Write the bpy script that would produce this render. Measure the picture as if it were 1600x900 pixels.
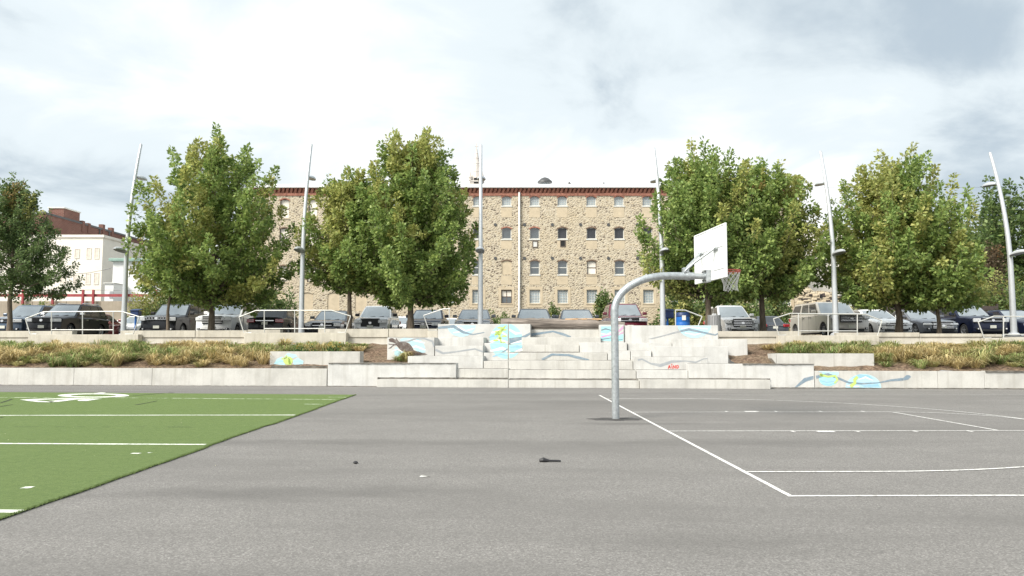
import bpy, bmesh, math, random
import numpy as np
from mathutils import Vector, Matrix

for o in list(bpy.data.objects):
    bpy.data.objects.remove(o)
sc = bpy.context.scene
COL = sc.collection
R = math.radians
random.seed(7)

# ------------------------------------------------------------------ camera
F = 1180.0                      # focal length in photo pixels (1600 wide)
PITCH = math.atan(88.0 / F)     # horizon lies at y = 538 of 900
EYE = Vector((0.0, 0.0, 1.5))
cam_d = bpy.data.cameras.new('camera')
cam = bpy.data.objects.new('camera', cam_d)
COL.objects.link(cam)
cam.location = EYE
cam.rotation_euler = (math.pi / 2 + PITCH, 0, 0)
cam_d.sensor_width = 36.0
cam_d.lens = 36.0 * F / 1600.0
cam_d.clip_start = 0.1
cam_d.clip_end = 3000.0
sc.camera = cam

# ------------------------------------------------------------------ light
TO_SUN = Vector((-0.62, -0.50, 0.80)).normalized()
sun_d = bpy.data.lights.new('sun', 'SUN')
sun_d.energy = 3.0
sun_d.angle = R(28.0)
sun_d.color = (1.0, 0.95, 0.87)
sun = bpy.data.objects.new('sun', sun_d)
COL.objects.link(sun)
sun.rotation_euler = (-TO_SUN).to_track_quat('-Z', 'Y').to_euler()
sun.location = TO_SUN * 60

world = bpy.data.worlds.new('World')
sc.world = world
world.use_nodes = True
wn = world.node_tree.nodes
wl = world.node_tree.links
wn.clear()
def wnode(t, **kw):
    n = wn.new(t)
    for k, v in kw.items():
        setattr(n, k, v)
    return n
w_out = wnode('ShaderNodeOutputWorld')
w_bg = wnode('ShaderNodeBackground')
w_bg.inputs['Strength'].default_value = 0.10
w_sky = wnode('ShaderNodeTexSky', sky_type='NISHITA', sun_disc=False)
w_sky.sun_elevation = math.asin(TO_SUN.z)
w_sky.sun_rotation = math.atan2(TO_SUN.x, TO_SUN.y) % (2 * math.pi)
w_sky.dust_density = 2.0
w_tc = wnode('ShaderNodeTexCoord')
w_sep = wnode('ShaderNodeSeparateXYZ')
wl.new(w_tc.outputs['Generated'], w_sep.inputs[0])
def wmath(op, a, b=None):
    n = wnode('ShaderNodeMath', operation=op)
    for i, v in enumerate((a, b)):
        if v is None:
            continue
        if isinstance(v, (int, float)):
            n.inputs[i].default_value = v
        else:
            wl.new(v, n.inputs[i])
    return n.outputs[0]
zc_ = wmath('ADD', wmath('MAXIMUM', w_sep.outputs['Z'], 0.0), 0.22)
u_ = wmath('DIVIDE', w_sep.outputs['X'], zc_)
v_ = wmath('DIVIDE', w_sep.outputs['Y'], zc_)
w_cmb = wnode('ShaderNodeCombineXYZ')
wl.new(u_, w_cmb.inputs[0]); wl.new(v_, w_cmb.inputs[1])
def wnoise(scale, detail, off, rough=0.55, dist=0.3):
    mp = wnode('ShaderNodeMapping')
    mp.inputs['Location'].default_value = off
    wl.new(w_cmb.outputs[0], mp.inputs[0])
    n = wnode('ShaderNodeTexNoise', noise_dimensions='3D')
    n.inputs['Scale'].default_value = scale
    n.inputs['Detail'].default_value = detail
    n.inputs['Roughness'].default_value = rough
    n.inputs['Distortion'].default_value = dist
    wl.new(mp.outputs[0], n.inputs['Vector'])
    return n.outputs['Fac']
big = wnoise(0.62, 8.0, (2.6, 2.2, 0.4), 0.5)
fine = wnoise(2.2, 9.0, (7.7, 2.2, 1.9), 0.58, 0.5)
mixn = wmath('ADD', wmath('MULTIPLY', big, 0.70), wmath('MULTIPLY', fine, 0.30))
w_rmp = wnode('ShaderNodeValToRGB')
cr = w_rmp.color_ramp
cr.interpolation = 'EASE'
cr.elements[0].position = 0.40
cr.elements[0].color = (2.42, 2.85, 3.2, 1)
cr.elements[1].position = 0.665
cr.elements[1].color = (5.6, 5.65, 5.65, 1)
e = cr.elements.new(0.515); e.color = (3.95, 4.36, 4.58, 1)
lowhaze = wmath('MULTIPLY', wmath('MAXIMUM', wmath('SUBTRACT', 0.30, wmath('MAXIMUM', w_sep.outputs['Z'], 0.0)), 0.0), 0.36)   # thicker, brighter air low in the sky
mixn = wmath('ADD', mixn, lowhaze)
wl.new(mixn, w_rmp.inputs[0])
w_mix = wnode('ShaderNodeMix', data_type='RGBA')
w_cov = wnode('ShaderNodeMapRange')
w_cov.inputs['From Min'].default_value = 0.30
w_cov.inputs['From Max'].default_value = 0.48
w_cov.inputs['To Min'].default_value = 0.86
w_cov.inputs['To Max'].default_value = 1.0
wl.new(mixn, w_cov.inputs['Value'])
wl.new(w_cov.outputs[0], w_mix.inputs['Factor'])
wl.new(w_sky.outputs[0], w_mix.inputs['A'])
wl.new(w_rmp.outputs['Color'], w_mix.inputs['B'])
wl.new(w_mix.outputs['Result'], w_bg.inputs['Color'])
wl.new(w_bg.outputs[0], w_out.inputs['Surface'])

sc.view_settings.view_transform = 'Standard'
sc.view_settings.look = 'None'
sc.view_settings.gamma = 1.0
sc.view_settings.exposure = 1.12
sc.render.engine = 'CYCLES'
sc.cycles.use_denoising = True
sc.cycles.max_bounces = 6
sc.cycles.transparent_max_bounces = 8

# ------------------------------------------------------------------ geometry from the photograph's pixels
CP, SP = math.cos(PITCH), math.sin(PITCH)
def ray(px, py):
    a, b = (px - 800.0) / F, (450.0 - py) / F
    return Vector((a, CP - b * SP, SP + b * CP))
def G(px, py, z=0.0):           # point on the level z
    d = ray(px, py)
    return EYE + d * ((z - EYE.z) / d.z)
def U(px, py, Y):               # point at distance Y ahead
    d = ray(px, py)
    return EYE + d * (Y / d.y)

# ------------------------------------------------------------------ materials
def nt(name):
    m = bpy.data.materials.new(name)
    m.use_nodes = True
    t = m.node_tree
    return m, t, t.nodes['Principled BSDF']
def N(t, kind, **kw):
    n = t.nodes.new(kind)
    for k, v in kw.items():
        setattr(n, k, v)
    return n
def coords(t, scale=(1, 1, 1), kind='Object', loc=(0, 0, 0)):
    tc = N(t, 'ShaderNodeTexCoord')
    mp = N(t, 'ShaderNodeMapping')
    mp.inputs['Scale'].default_value = scale
    mp.inputs['Location'].default_value = loc
    t.links.new(tc.outputs[kind], mp.inputs[0])
    return mp.outputs[0]
def noise(t, vec, scale, detail=4, rough=0.55, dist=0.0):
    n = N(t, 'ShaderNodeTexNoise')
    n.inputs['Scale'].default_value = scale
    n.inputs['Detail'].default_value = detail
    n.inputs['Roughness'].default_value = rough
    n.inputs['Distortion'].default_value = dist
    t.links.new(vec, n.inputs['Vector'])
    return n.outputs['Fac']
def voro(t, vec, scale, feature='F1', out='Distance', rnd=1.0):
    n = N(t, 'ShaderNodeTexVoronoi', feature=feature)
    n.inputs['Scale'].default_value = scale
    n.inputs['Randomness'].default_value = rnd
    t.links.new(vec, n.inputs['Vector'])
    return n.outputs[out]
def ramp(t, fac, stops, interp='LINEAR'):
    r = N(t, 'ShaderNodeValToRGB')
    r.color_ramp.interpolation = interp
    els = r.color_ramp.elements
    while len(els) < len(stops):
        els.new(0.5)
    for el, (p, c) in zip(els, stops):
        el.position = p
        el.color = (c[0], c[1], c[2], 1) if hasattr(c, '__len__') else (c, c, c, 1)
    t.links.new(fac, r.inputs[0])
    return r.outputs['Color']
def mixc(t, fac, a, b, mode='MIX'):
    m = N(t, 'ShaderNodeMix', data_type='RGBA', blend_type=mode)
    for key, v in (('Factor', fac), ('A', a), ('B', b)):
        if isinstance(v, (int, float)):
            m.inputs[key].default_value = v
        elif isinstance(v, tuple):
            m.inputs[key].default_value = (*v, 1)
        else:
            t.links.new(v, m.inputs[key])
    return m.outputs['Result']
def bump(t, bs, height, strength=0.3, dist=0.02):
    b = N(t, 'ShaderNodeBump')
    b.inputs['Strength'].default_value = strength
    b.inputs['Distance'].default_value = dist
    t.links.new(height, b.inputs['Height'])
    t.links.new(b.outputs[0], bs.inputs['Normal'])
def M(name, base, rough=0.6, metal=0.0, var=0.12, scale=3.0, detail=5, bmp=0.0, bscale=30.0, spec=0.5, coat=0.0, stretch=(1, 1, 1)):
    m, t, bs = nt(name)
    v = coords(t, stretch)
    f = noise(t, v, scale, detail)
    lo = tuple(max(0, c * (1 - var)) for c in base)
    hi = tuple(min(1, c * (1 + var)) for c in base)
    t.links.new(ramp(t, f, [(0.3, lo), (0.7, hi)]), bs.inputs['Base Color'])
    bs.inputs['Roughness'].default_value = rough
    bs.inputs['Metallic'].default_value = metal
    bs.inputs['Specular IOR Level'].default_value = spec
    bs.inputs['Coat Weight'].default_value = coat
    bs.inputs['Coat Roughness'].default_value = 0.05
    if bmp:
        bump(t, bs, noise(t, v, bscale, 3), bmp, 0.01)
    return m

def m_concrete(name, base, stain=0.35, dirt=0.95):
    m, t, bs = nt(name)
    v = coords(t)
    vs = coords(t, (5.0, 5.0, 0.35))
    blot = noise(t, v, 1.3, 6, 0.6)
    streak = noise(t, vs, 1.0, 5, 0.65)
    finen = noise(t, v, 26, 5, 0.7)
    c = ramp(t, blot, [(0.32, tuple(x * 0.80 for x in base)), (0.55, base), (0.8, tuple(min(1, x * 1.1) for x in base))])
    dark = tuple(x * y for x, y in zip(base, (0.62, 0.60, 0.56)))
    c = mixc(t, ramp(t, streak, [(0.50, 0.0), (0.72, stain)]), c, dark)
    c = mixc(t, ramp(t, finen, [(0.35, 0.22), (0.6, 0.0)]), c, dark)
    pin = voro(t, v, 5.5)
    c = mixc(t, ramp(t, pin, [(0.03, 0.7), (0.055, 0.0)]), c, tuple(x * 0.35 for x in base))
    geo = N(t, 'ShaderNodeNewGeometry')
    sep = N(t, 'ShaderNodeSeparateXYZ')
    t.links.new(geo.outputs['True Normal'], sep.inputs[0])
    up = ramp(t, sep.outputs['Z'], [(0.6, 0.0), (0.9, 1.0)])
    lit = ramp(t, noise(t, v, 2.3, 5, 0.6), [(0.3, dirt), (0.7, dirt * 0.45)])
    mul = mixc(t, 1.0, up, lit, 'MULTIPLY')
    c = mixc(t, mul, c, (0.085, 0.075, 0.062))
    t.links.new(c, bs.inputs['Base Color'])
    bs.inputs['Roughness'].default_value = 0.85
    bs.inputs['Specular IOR Level'].default_value = 0.3
    bump(t, bs, finen, 0.25, 0.01)
    return m
MAT = {}
MAT['concrete'] = m_concrete('board_marked_concrete', (0.585, 0.573, 0.535), 0.55)
MAT['concrete_b'] = m_concrete('white_washed_concrete', (0.63, 0.625, 0.60), 0.45)
MAT['concrete_old'] = m_concrete('weathered_parapet_concrete', (0.58, 0.545, 0.47), 0.55)
MAT['concrete_tan'] = m_concrete('tan_retaining_concrete', (0.42, 0.36, 0.28), 0.5)

def m_asphalt(name, base, stains=()):
    m, t, bs = nt(name)
    v = coords(t)
    agg = voro(t, v, 85, 'F1', 'Color')
    agg2 = noise(t, v, 95, 3, 0.75)
    mid = noise(t, v, 1.1, 6, 0.6)
    grain = noise(t, v, 34, 4, 0.8)
    wide = noise(t, coords(t, (0.10, 0.42, 1)), 1.0, 6, 0.6, 0.5)
    g = ramp(t, N_sep(t, agg), [(0.0, tuple(x * 0.60 for x in base)), (0.55, base), (0.9, tuple(x * 1.25 for x in base)), (0.995, tuple(min(0.6, x * 1.6) for x in base))])
    c = mixc(t, ramp(t, agg2, [(0.40, 0.40), (0.62, 0.0)]), g, tuple(x * 0.60 for x in base))
    c = mixc(t, ramp(t, mid, [(0.35, 0.28), (0.6, 0.0)]), c, tuple(x * 0.62 for x in base))
    c = mixc(t, ramp(t, grain, [(0.36, 0.45), (0.50, 0.0)]), c, tuple(x * 0.62 for x in base))
    c = mixc(t, ramp(t, grain, [(0.56, 0.0), (0.72, 0.5)]), c, tuple(x * 1.5 for x in base))
    c = mixc(t, ramp(t, wide, [(0.47, 0.0), (0.62, 0.55)]), c, tuple(x * 0.62 for x in base))
    for sx, sy, rx, ry, k in stains:          # old wet-and-dirt stains, each with its own ragged outline
        vv = coords(t, (1 / rx, 1 / ry, 0), 'Object', (-sx / rx, -sy / ry, 0))
        ln = N(t, 'ShaderNodeVectorMath', operation='LENGTH')
        t.links.new(vv, ln.inputs[0])
        ad = N(t, 'ShaderNodeMath', operation='MULTIPLY_ADD')
        ad.inputs[1].default_value = 1.5
        t.links.new(noise(t, coords(t, (0.8, 2.4, 1)), 1.6, 6, 0.65), ad.inputs[0])
        t.links.new(ln.outputs['Value'], ad.inputs[2])
        c = mixc(t, ramp(t, ad.outputs[0], [(0.85 / 2.5, k), (1.75 / 2.5, 0.0)]) if False else ramp_hi(t, ad.outputs[0], k), c, tuple(x * 0.5 for x in base))
    t.links.new(c, bs.inputs['Base Color'])
    bs.inputs['Roughness'].default_value = 0.9
    bs.inputs['Specular IOR Level'].default_value = 0.25
    bump(t, bs, agg2, 0.5, 0.006)
    return m
def ramp_hi(t, val, k):
    mr = N(t, 'ShaderNodeMapRange')
    mr.inputs['From Min'].default_value = 0.9; mr.inputs['From Max'].default_value = 1.8
    mr.inputs['To Min'].default_value = k; mr.inputs['To Max'].default_value = 0.0
    t.links.new(val, mr.inputs['Value'])
    return mr.outputs[0]
def N_sep(t, col):
    s = N(t, 'ShaderNodeSeparateColor')
    t.links.new(col, s.inputs[0])
    return s.outputs[0]
MAT['asphalt'] = m_asphalt('court_asphalt', (0.222, 0.213, 0.201), [(*G(x_, y_).xy, rx_, ry_, k_) for x_, y_, rx_, ry_, k_ in ((330, 772, 1.9, 0.45, 0.50), (560, 768, 1.7, 0.35, 0.38), (700, 692, 4.2, 0.5, 0.42), (990, 662, 1.6, 0.35, 0.68), (1230, 692, 3.6, 0.6, 0.39), (430, 690, 2.2, 0.4, 0.42), (860, 628, 4.5, 0.8, 0.39), (1150, 850, 1.6, 0.5, 0.33))])
MAT['lot'] = m_asphalt('parking_lot_asphalt', (0.13, 0.128, 0.125))

def m_paint(name, base, under, wear=0.25, scale=9):
    m, t, bs = nt(name)
    v = coords(t)
    f = noise(t, v, scale, 7, 0.75)
    t.links.new(mixc(t, ramp(t, f, [(0.36, wear * 2.2), (0.52, 0.0)]), base, under), bs.inputs['Base Color'])
    bs.inputs['Roughness'].default_value = 0.75
    return m
MAT['line'] = m_paint('court_line_paint', (0.74, 0.73, 0.70), (0.22, 0.21, 0.20), 0.42, 16)
MAT['line_faint'] = m_paint('faded_court_line_paint', (0.46, 0.45, 0.43), (0.2, 0.195, 0.19), 0.45, 12)
MAT['turf_line'] = m_paint('turf_line_fibre', (0.78, 0.79, 0.72), (0.15, 0.25, 0.07), 0.4, 22)
MAT['turf_line_worn'] = m_paint('worn_turf_line_fibre', (0.62, 0.68, 0.5), (0.13, 0.22, 0.06), 0.9, 5)
MAT['tar'] = M('dark_tar_stain', (0.055, 0.052, 0.05), 0.9, var=0.3, scale=8)

def m_turf():
    m, t, bs = nt('synthetic_turf')
    v = coords(t)
    f1 = noise(t, v, 75, 3, 0.8)
    f2 = noise(t, coords(t, (1, 0.5, 1)), 0.8, 6, 0.6)
    f3 = noise(t, coords(t, (0.4, 7, 1)), 2.0, 4, 0.6)
    c = ramp(t, f1, [(0.28, (0.065, 0.105, 0.030)), (0.5, (0.140, 0.200, 0.062)), (0.75, (0.22, 0.285, 0.10))])
    c = mixc(t, ramp(t, f2, [(0.35, 0.40), (0.65, 0.0)]), c, (0.120, 0.180, 0.055))
    c = mixc(t, ramp(t, f3, [(0.55, 0.0), (0.75, 0.30)]), c, (0.24, 0.30, 0.11))
    f4 = noise(t, coords(t, (1, 2.2, 1)), 9.0, 5, 0.7)
    c = mixc(t, ramp(t, f4, [(0.36, 0.42), (0.56, 0.0)]), c, (0.070, 0.115, 0.032))
    c = mixc(t, ramp(t, noise(t, coords(t, (1, 1, 1)), 24.0, 3, 0.7), [(0.56, 0.0), (0.74, 0.40)]), c, (0.28, 0.34, 0.14))
    t.links.new(c, bs.inputs['Base Color'])
    bs.inputs['Roughness'].default_value = 0.8
    bs.inputs['Specular IOR Level'].default_value = 0.25
    bump(t, bs, f1, 0.9, 0.02)
    return m
MAT['turf'] = m_turf()
MAT['turf_edge'] = M('turf_backing', (0.03, 0.04, 0.02), 0.95)

def m_soil():
    m, t, bs = nt('bark_mulch')
    v = coords(t)
    c = ramp(t, N_sep(t, voro(t, v, 16, 'F1', 'Color')), [(0.0, (0.05, 0.03, 0.02)), (0.5, (0.15, 0.095, 0.06)), (1.0, (0.27, 0.19, 0.13))])
    c = mixc(t, ramp(t, noise(t, v, 1.2, 5), [(0.4, 0.0), (0.65, 0.5)]), c, (0.20, 0.16, 0.10))
    t.links.new(c, bs.inputs['Base Color'])
    bs.inputs['Roughness'].default_value = 1.0
    bump(t, bs, noise(t, v, 22, 4), 0.9, 0.06)
    return m
MAT['soil'] = m_soil()

def m_attr(name, trans=0.0, rough=0.6, spec=0.3, tint=(1, 1, 1)):
    m, t, bs = nt(name)
    at = N(t, 'ShaderNodeAttribute', attribute_name='tone')
    c = mixc(t, ramp(t, noise(t, coords(t), 3.0, 3), [(0.3, 0.15), (0.7, 0.0)]), at.outputs['Color'], (0.06, 0.09, 0.03))
    t.links.new(c, bs.inputs['Base Color'])
    bs.inputs['Roughness'].default_value = rough
    bs.inputs['Specular IOR Level'].default_value = spec
    if trans:
        tr = N(t, 'ShaderNodeBsdfTranslucent')
        t.links.new(c, tr.inputs['Color'])
        mx = N(t, 'ShaderNodeMixShader')
        mx.inputs[0].default_value = trans
        t.links.new(bs.outputs[0], mx.inputs[1])
        t.links.new(tr.outputs[0], mx.inputs[2])
        t.links.new(mx.outputs[0], t.nodes['Material Output'].inputs['Surface'])
    return m
MAT['leaf'] = m_attr('broad_leaves', 0.42, 0.5, 0.35)
MAT['grass'] = m_attr('dry_grass_blades', 0.25, 0.8, 0.2)
MAT['bark'] = M('grey_brown_bark', (0.145, 0.115, 0.085), 0.95, var=0.45, scale=7, bmp=0.8, bscale=14, stretch=(3, 3, 0.6))
MAT['galv'] = M('galvanised_steel', (0.50, 0.53, 0.54), 0.42, 0.75, var=0.22, scale=14, detail=6, bmp=0.05, bscale=30)
MAT['lamp_steel'] = M('grey_painted_lamp_steel', (0.54, 0.56, 0.58), 0.38, 0.35, var=0.05)
MAT['lamp_under'] = M('dark_luminaire_lens', (0.16, 0.165, 0.17), 0.3, 0.0, var=0.1)
MAT['rail'] = M('pale_painted_rail_steel', (0.58, 0.58, 0.56), 0.45, 0.2, var=0.08, scale=9)
MAT['board'] = M('white_backboard', (0.83, 0.84, 0.83), 0.45, var=0.03)
MAT['board_seam'] = M('grey_backboard_seam', (0.33, 0.34, 0.35), 0.6)
MAT['rim'] = M('faded_red_rim_paint', (0.60, 0.12, 0.08), 0.5, var=0.15)
MAT['net'] = M('off_white_net_cord', (0.80, 0.79, 0.76), 0.9)
MAT['bolt'] = M('dark_bolt_steel', (0.12, 0.12, 0.12), 0.5, 0.6)
MAT['red_brick'] = M('red_brick', (0.37, 0.165, 0.115), 0.9, var=0.35, scale=5, bmp=0.3, bscale=20)
MAT['white_metal'] = M('white_roof_edge_metal', (0.80, 0.80, 0.79), 0.5, var=0.03)
MAT['stucco'] = M('cream_stucco', (0.56, 0.47, 0.335), 0.95, var=0.10, scale=2.2, bmp=0.2)
MAT['brown_frame'] = M('brown_window_frame', (0.13, 0.10, 0.08), 0.6)
MAT['white_frame'] = M('off_white_window_frame', (0.66, 0.66, 0.62), 0.6)
MAT['dark_hole'] = M('dark_opening', (0.02, 0.02, 0.02), 0.9)

def m_glass(name, base, spec=0.9, rough=0.08, coat=1.0):
    m, t, bs = nt(name)
    f = noise(t, coords(t), 1.3, 3)
    t.links.new(ramp(t, f, [(0.3, tuple(x * 0.75 for x in base)), (0.7, base)]), bs.inputs['Base Color'])
    bs.inputs['Roughness'].default_value = rough
    bs.inputs['Specular IOR Level'].default_value = spec
    bs.inputs['Coat Weight'].default_value = coat
    bs.inputs['Coat Roughness'].default_value = 0.04
    return m
MAT['glass'] = m_glass('window_glass', (0.075, 0.095, 0.105))
MAT['glass_dark'] = m_glass('dark_screened_glass', (0.045, 0.047, 0.055), 0.5, 0.3, 0.2)
MAT['glass_block'] = m_glass('pale_glass_block', (0.40, 0.46, 0.48), 0.6, 0.25)
MAT['car_glass'] = m_glass('car_window_glass', (0.03, 0.035, 0.04), 0.45, 0.06, 0.15)
MAT['windscreen'] = m_glass('car_windscreen_glass', (0.40, 0.44, 0.46), 1.0, 0.06)
MAT['windscreen'].node_tree.nodes['Principled BSDF'].inputs['Metallic'].default_value = 0.6
MAT['lamp_lens'] = m_glass('headlight_lens', (0.80, 0.81, 0.81), 0.9, 0.12)
MAT['tail_red'] = m_glass('tail_light_lens', (0.42, 0.02, 0.025), 0.8, 0.15)
MAT['black_plastic'] = M('black_trim_plastic', (0.018, 0.018, 0.02), 0.55)
MAT['chrome'] = M('chrome_trim', (0.75, 0.76, 0.77), 0.18, 0.95, var=0.03)
MAT['tyre'] = M('tyre_rubber', (0.022, 0.022, 0.022), 0.9)
MAT['rim_metal'] = M('alloy_rim_metal', (0.45, 0.46, 0.47), 0.35, 0.8, var=0.06)
MAT['plate'] = M('pale_licence_plate', (0.70, 0.70, 0.62), 0.6, var=0.1, scale=20)

def m_stone():
    m, t, bs = nt('rubble_stone_masonry')
    v = coords(t, (1.25, 1.25, 2.1))
    wob = noise(t, v, 2.3, 3)
    vv = N(t, 'ShaderNodeVectorMath', operation='MULTIPLY_ADD')
    vv.inputs[1].default_value = (0.22, 0.22, 0.22)
    t.links.new(v, vv.inputs[2])
    nn = N(t, 'ShaderNodeTexNoise'); nn.inputs['Scale'].default_value = 3.5
    t.links.new(v, nn.inputs['Vector'])
    t.links.new(nn.outputs['Color'], vv.inputs[0])
    edge = voro(t, vv.outputs[0], 3.3, 'DISTANCE_TO_EDGE')
    cell = voro(t, vv.outputs[0], 3.3, 'F1', 'Color')
    c = ramp(t, N_sep(t, cell), [(0.0, (0.12, 0.09, 0.07)), (0.20, (0.24, 0.19, 0.14)), (0.30, (0.44, 0.37, 0.275)), (0.6, (0.54, 0.46, 0.33)), (0.85, (0.47, 0.385, 0.26)), (1.0, (0.58, 0.51, 0.40))])
    c = mixc(t, ramp(t, noise(t, v, 9, 4), [(0.35, 0.3), (0.6, 0.0)]), c, (0.30, 0.24, 0.17))
    mort = mixc(t, noise(t, v, 0.45, 4), (0.61, 0.55, 0.43), (0.56, 0.485, 0.36))
    c = mixc(t, ramp(t, edge, [(0.07, 1.0), (0.15, 0.0)]), c, mort)
    # repairs: plaster-washed zones with their own ragged shapes
    z = noise(t, coords(t, (0.12, 0.12, 0.12)), 1.0, 5, 0.6)
    c = mixc(t, ramp(t, z, [(0.52, 0.0), (0.66, 0.55)]), c, (0.52, 0.42, 0.27))
    t.links.new(c, bs.inputs['Base Color'])
    bs.inputs['Roughness'].default_value = 0.95
    bump(t, bs, edge, 0.7, 0.12)
    return m
MAT['stone'] = m_stone()

def m_brickwall(name, c1, c2, mortar, sx=1.0):
    m, t, bs = nt(name)
    b = N(t, 'ShaderNodeTexBrick')
    b.inputs['Color1'].default_value = (*c1, 1)
    b.inputs['Color2'].default_value = (*c2, 1)
    b.inputs['Mortar'].default_value = (*mortar, 1)
    b.inputs['Scale'].default_value = 1.0
    b.inputs['Brick Width'].default_value = 0.5
    b.inputs['Row Height'].default_value = 0.16
    b.inputs['Mortar Size'].default_value = 0.02
    tc = N(t, 'ShaderNodeTexCoord')
    sp = N(t, 'ShaderNodeSeparateXYZ'); cb = N(t, 'ShaderNodeCombineXYZ')
    t.links.new(tc.outputs['Object'], sp.inputs[0])
    ad = N(t, 'ShaderNodeMath', operation='ADD')
    t.links.new(sp.outputs[0], ad.inputs[0]); t.links.new(sp.outputs[1], ad.inputs[1])
    t.links.new(ad.outputs[0], cb.inputs[0]); t.links.new(sp.outputs[2], cb.inputs[1])
    t.links.new(cb.outputs[0], b.inputs['Vector'])
    c = mixc(t, ramp(t, noise(t, coords(t), 0.35, 5), [(0.35, 0.35), (0.65, 0.0)]), b.outputs['Color'], tuple(x * 0.6 for x in c1))
    t.links.new(c, bs.inputs['Base Color'])
    bs.inputs['Roughness'].default_value = 0.95
    return m
MAT['brown_brick'] = m_brickwall('brown_brick_wall', (0.20, 0.085, 0.065), (0.15, 0.065, 0.05), (0.24, 0.17, 0.14))
MAT['cream_wall'] = M('cream_painted_wall', (0.84, 0.785, 0.69), 0.9, var=0.06, scale=0.8)
MAT['white_wall'] = M('white_painted_wall', (0.80, 0.80, 0.78), 0.8, var=0.03, scale=0.8)
MAT['green_trim'] = M('green_metal_trim', (0.26, 0.38, 0.33), 0.5)
MAT['red_paint'] = M('red_painted_steel', (0.34, 0.055, 0.06), 0.6, var=0.15)
MAT['blue_plastic'] = M('blue_plastic', (0.012, 0.12, 0.42), 0.4, var=0.12)
MAT['navy'] = M('navy_painted_metal', (0.012, 0.035, 0.12), 0.5)
MAT['steel_can'] = M('brushed_steel_can', (0.40, 0.40, 0.40), 0.45, 0.5, var=0.15, stretch=(12, 12, 0.4))
MAT['orange'] = M('orange_cone_plastic', (0.72, 0.14, 0.03), 0.6)
MAT['timber_dark'] = M('dark_weathered_timber', (0.07, 0.055, 0.05), 0.95, var=0.4, scale=6, stretch=(0.4, 1, 5))
MAT['log'] = M('grey_weathered_log', (0.205, 0.175, 0.15), 0.95, var=0.65, scale=2.2, detail=8, bmp=1.0, bscale=7, stretch=(0.35, 5, 5))
MAT['raw_wood'] = M('split_raw_wood', (0.45, 0.29, 0.16), 0.9, var=0.4, scale=3, stretch=(0.6, 6, 6))

# ------------------------------------------------------------------ mesh helpers
def mesh(name, verts, faces, smooth=False, sharp=None):
    me = bpy.data.meshes.new(name)
    me.from_pydata([tuple(v) for v in verts], [], faces)
    me.update()
    if smooth:
        me.polygons.foreach_set('use_smooth', [True] * len(me.polygons))
        if sharp:
            me.set_sharp_from_angle(angle=R(sharp))
    return me
def mesh_np(name, V, Fc, tone=None):
    me = bpy.data.meshes.new(name)
    k = Fc.shape[1]
    me.vertices.add(len(V)); me.vertices.foreach_set('co', V.astype(np.float32).ravel())
    me.loops.add(Fc.size); me.loops.foreach_set('vertex_index', Fc.astype(np.int32).ravel())
    me.polygons.add(len(Fc))
    me.polygons.foreach_set('loop_start', np.arange(0, Fc.size, k, dtype=np.int32))
    me.update(calc_edges=True)
    if tone is not None:
        a = me.attributes.new('tone', 'FLOAT_COLOR', 'POINT')
        c = np.ones((len(V), 4), np.float32); c[:, :3] = tone
        a.data.foreach_set('color', c.ravel())
    return me
def link(name, me, mat=None, parent=None, loc=None, rot=None, label=None):
    if mat is not None and len(me.materials) == 0:
        me.materials.append(mat)
    o = bpy.data.objects.new(name, me)
    COL.objects.link(o)
    if parent is not None:
        o.parent = parent
    if loc is not None:
        o.location = loc
    if rot is not None:
        o.rotation_euler = rot
    if label:
        o['label'] = label
    return o
def tag(o, label, cat, group=None):
    o['label'] = label; o['category'] = cat
    if group:
        o['group'] = group
    return o
def struct(o):
    o['kind'] = 'structure'
    return o
def thing(name, label, cat, loc=(0, 0, 0), rotz=0.0, group=None):
    o = bpy.data.objects.new(name, None)
    o.empty_display_size = 0.2
    COL.objects.link(o)
    o.location = loc; o.rotation_euler = (0, 0, rotz)
    return tag(o, label, cat, group)

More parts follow.
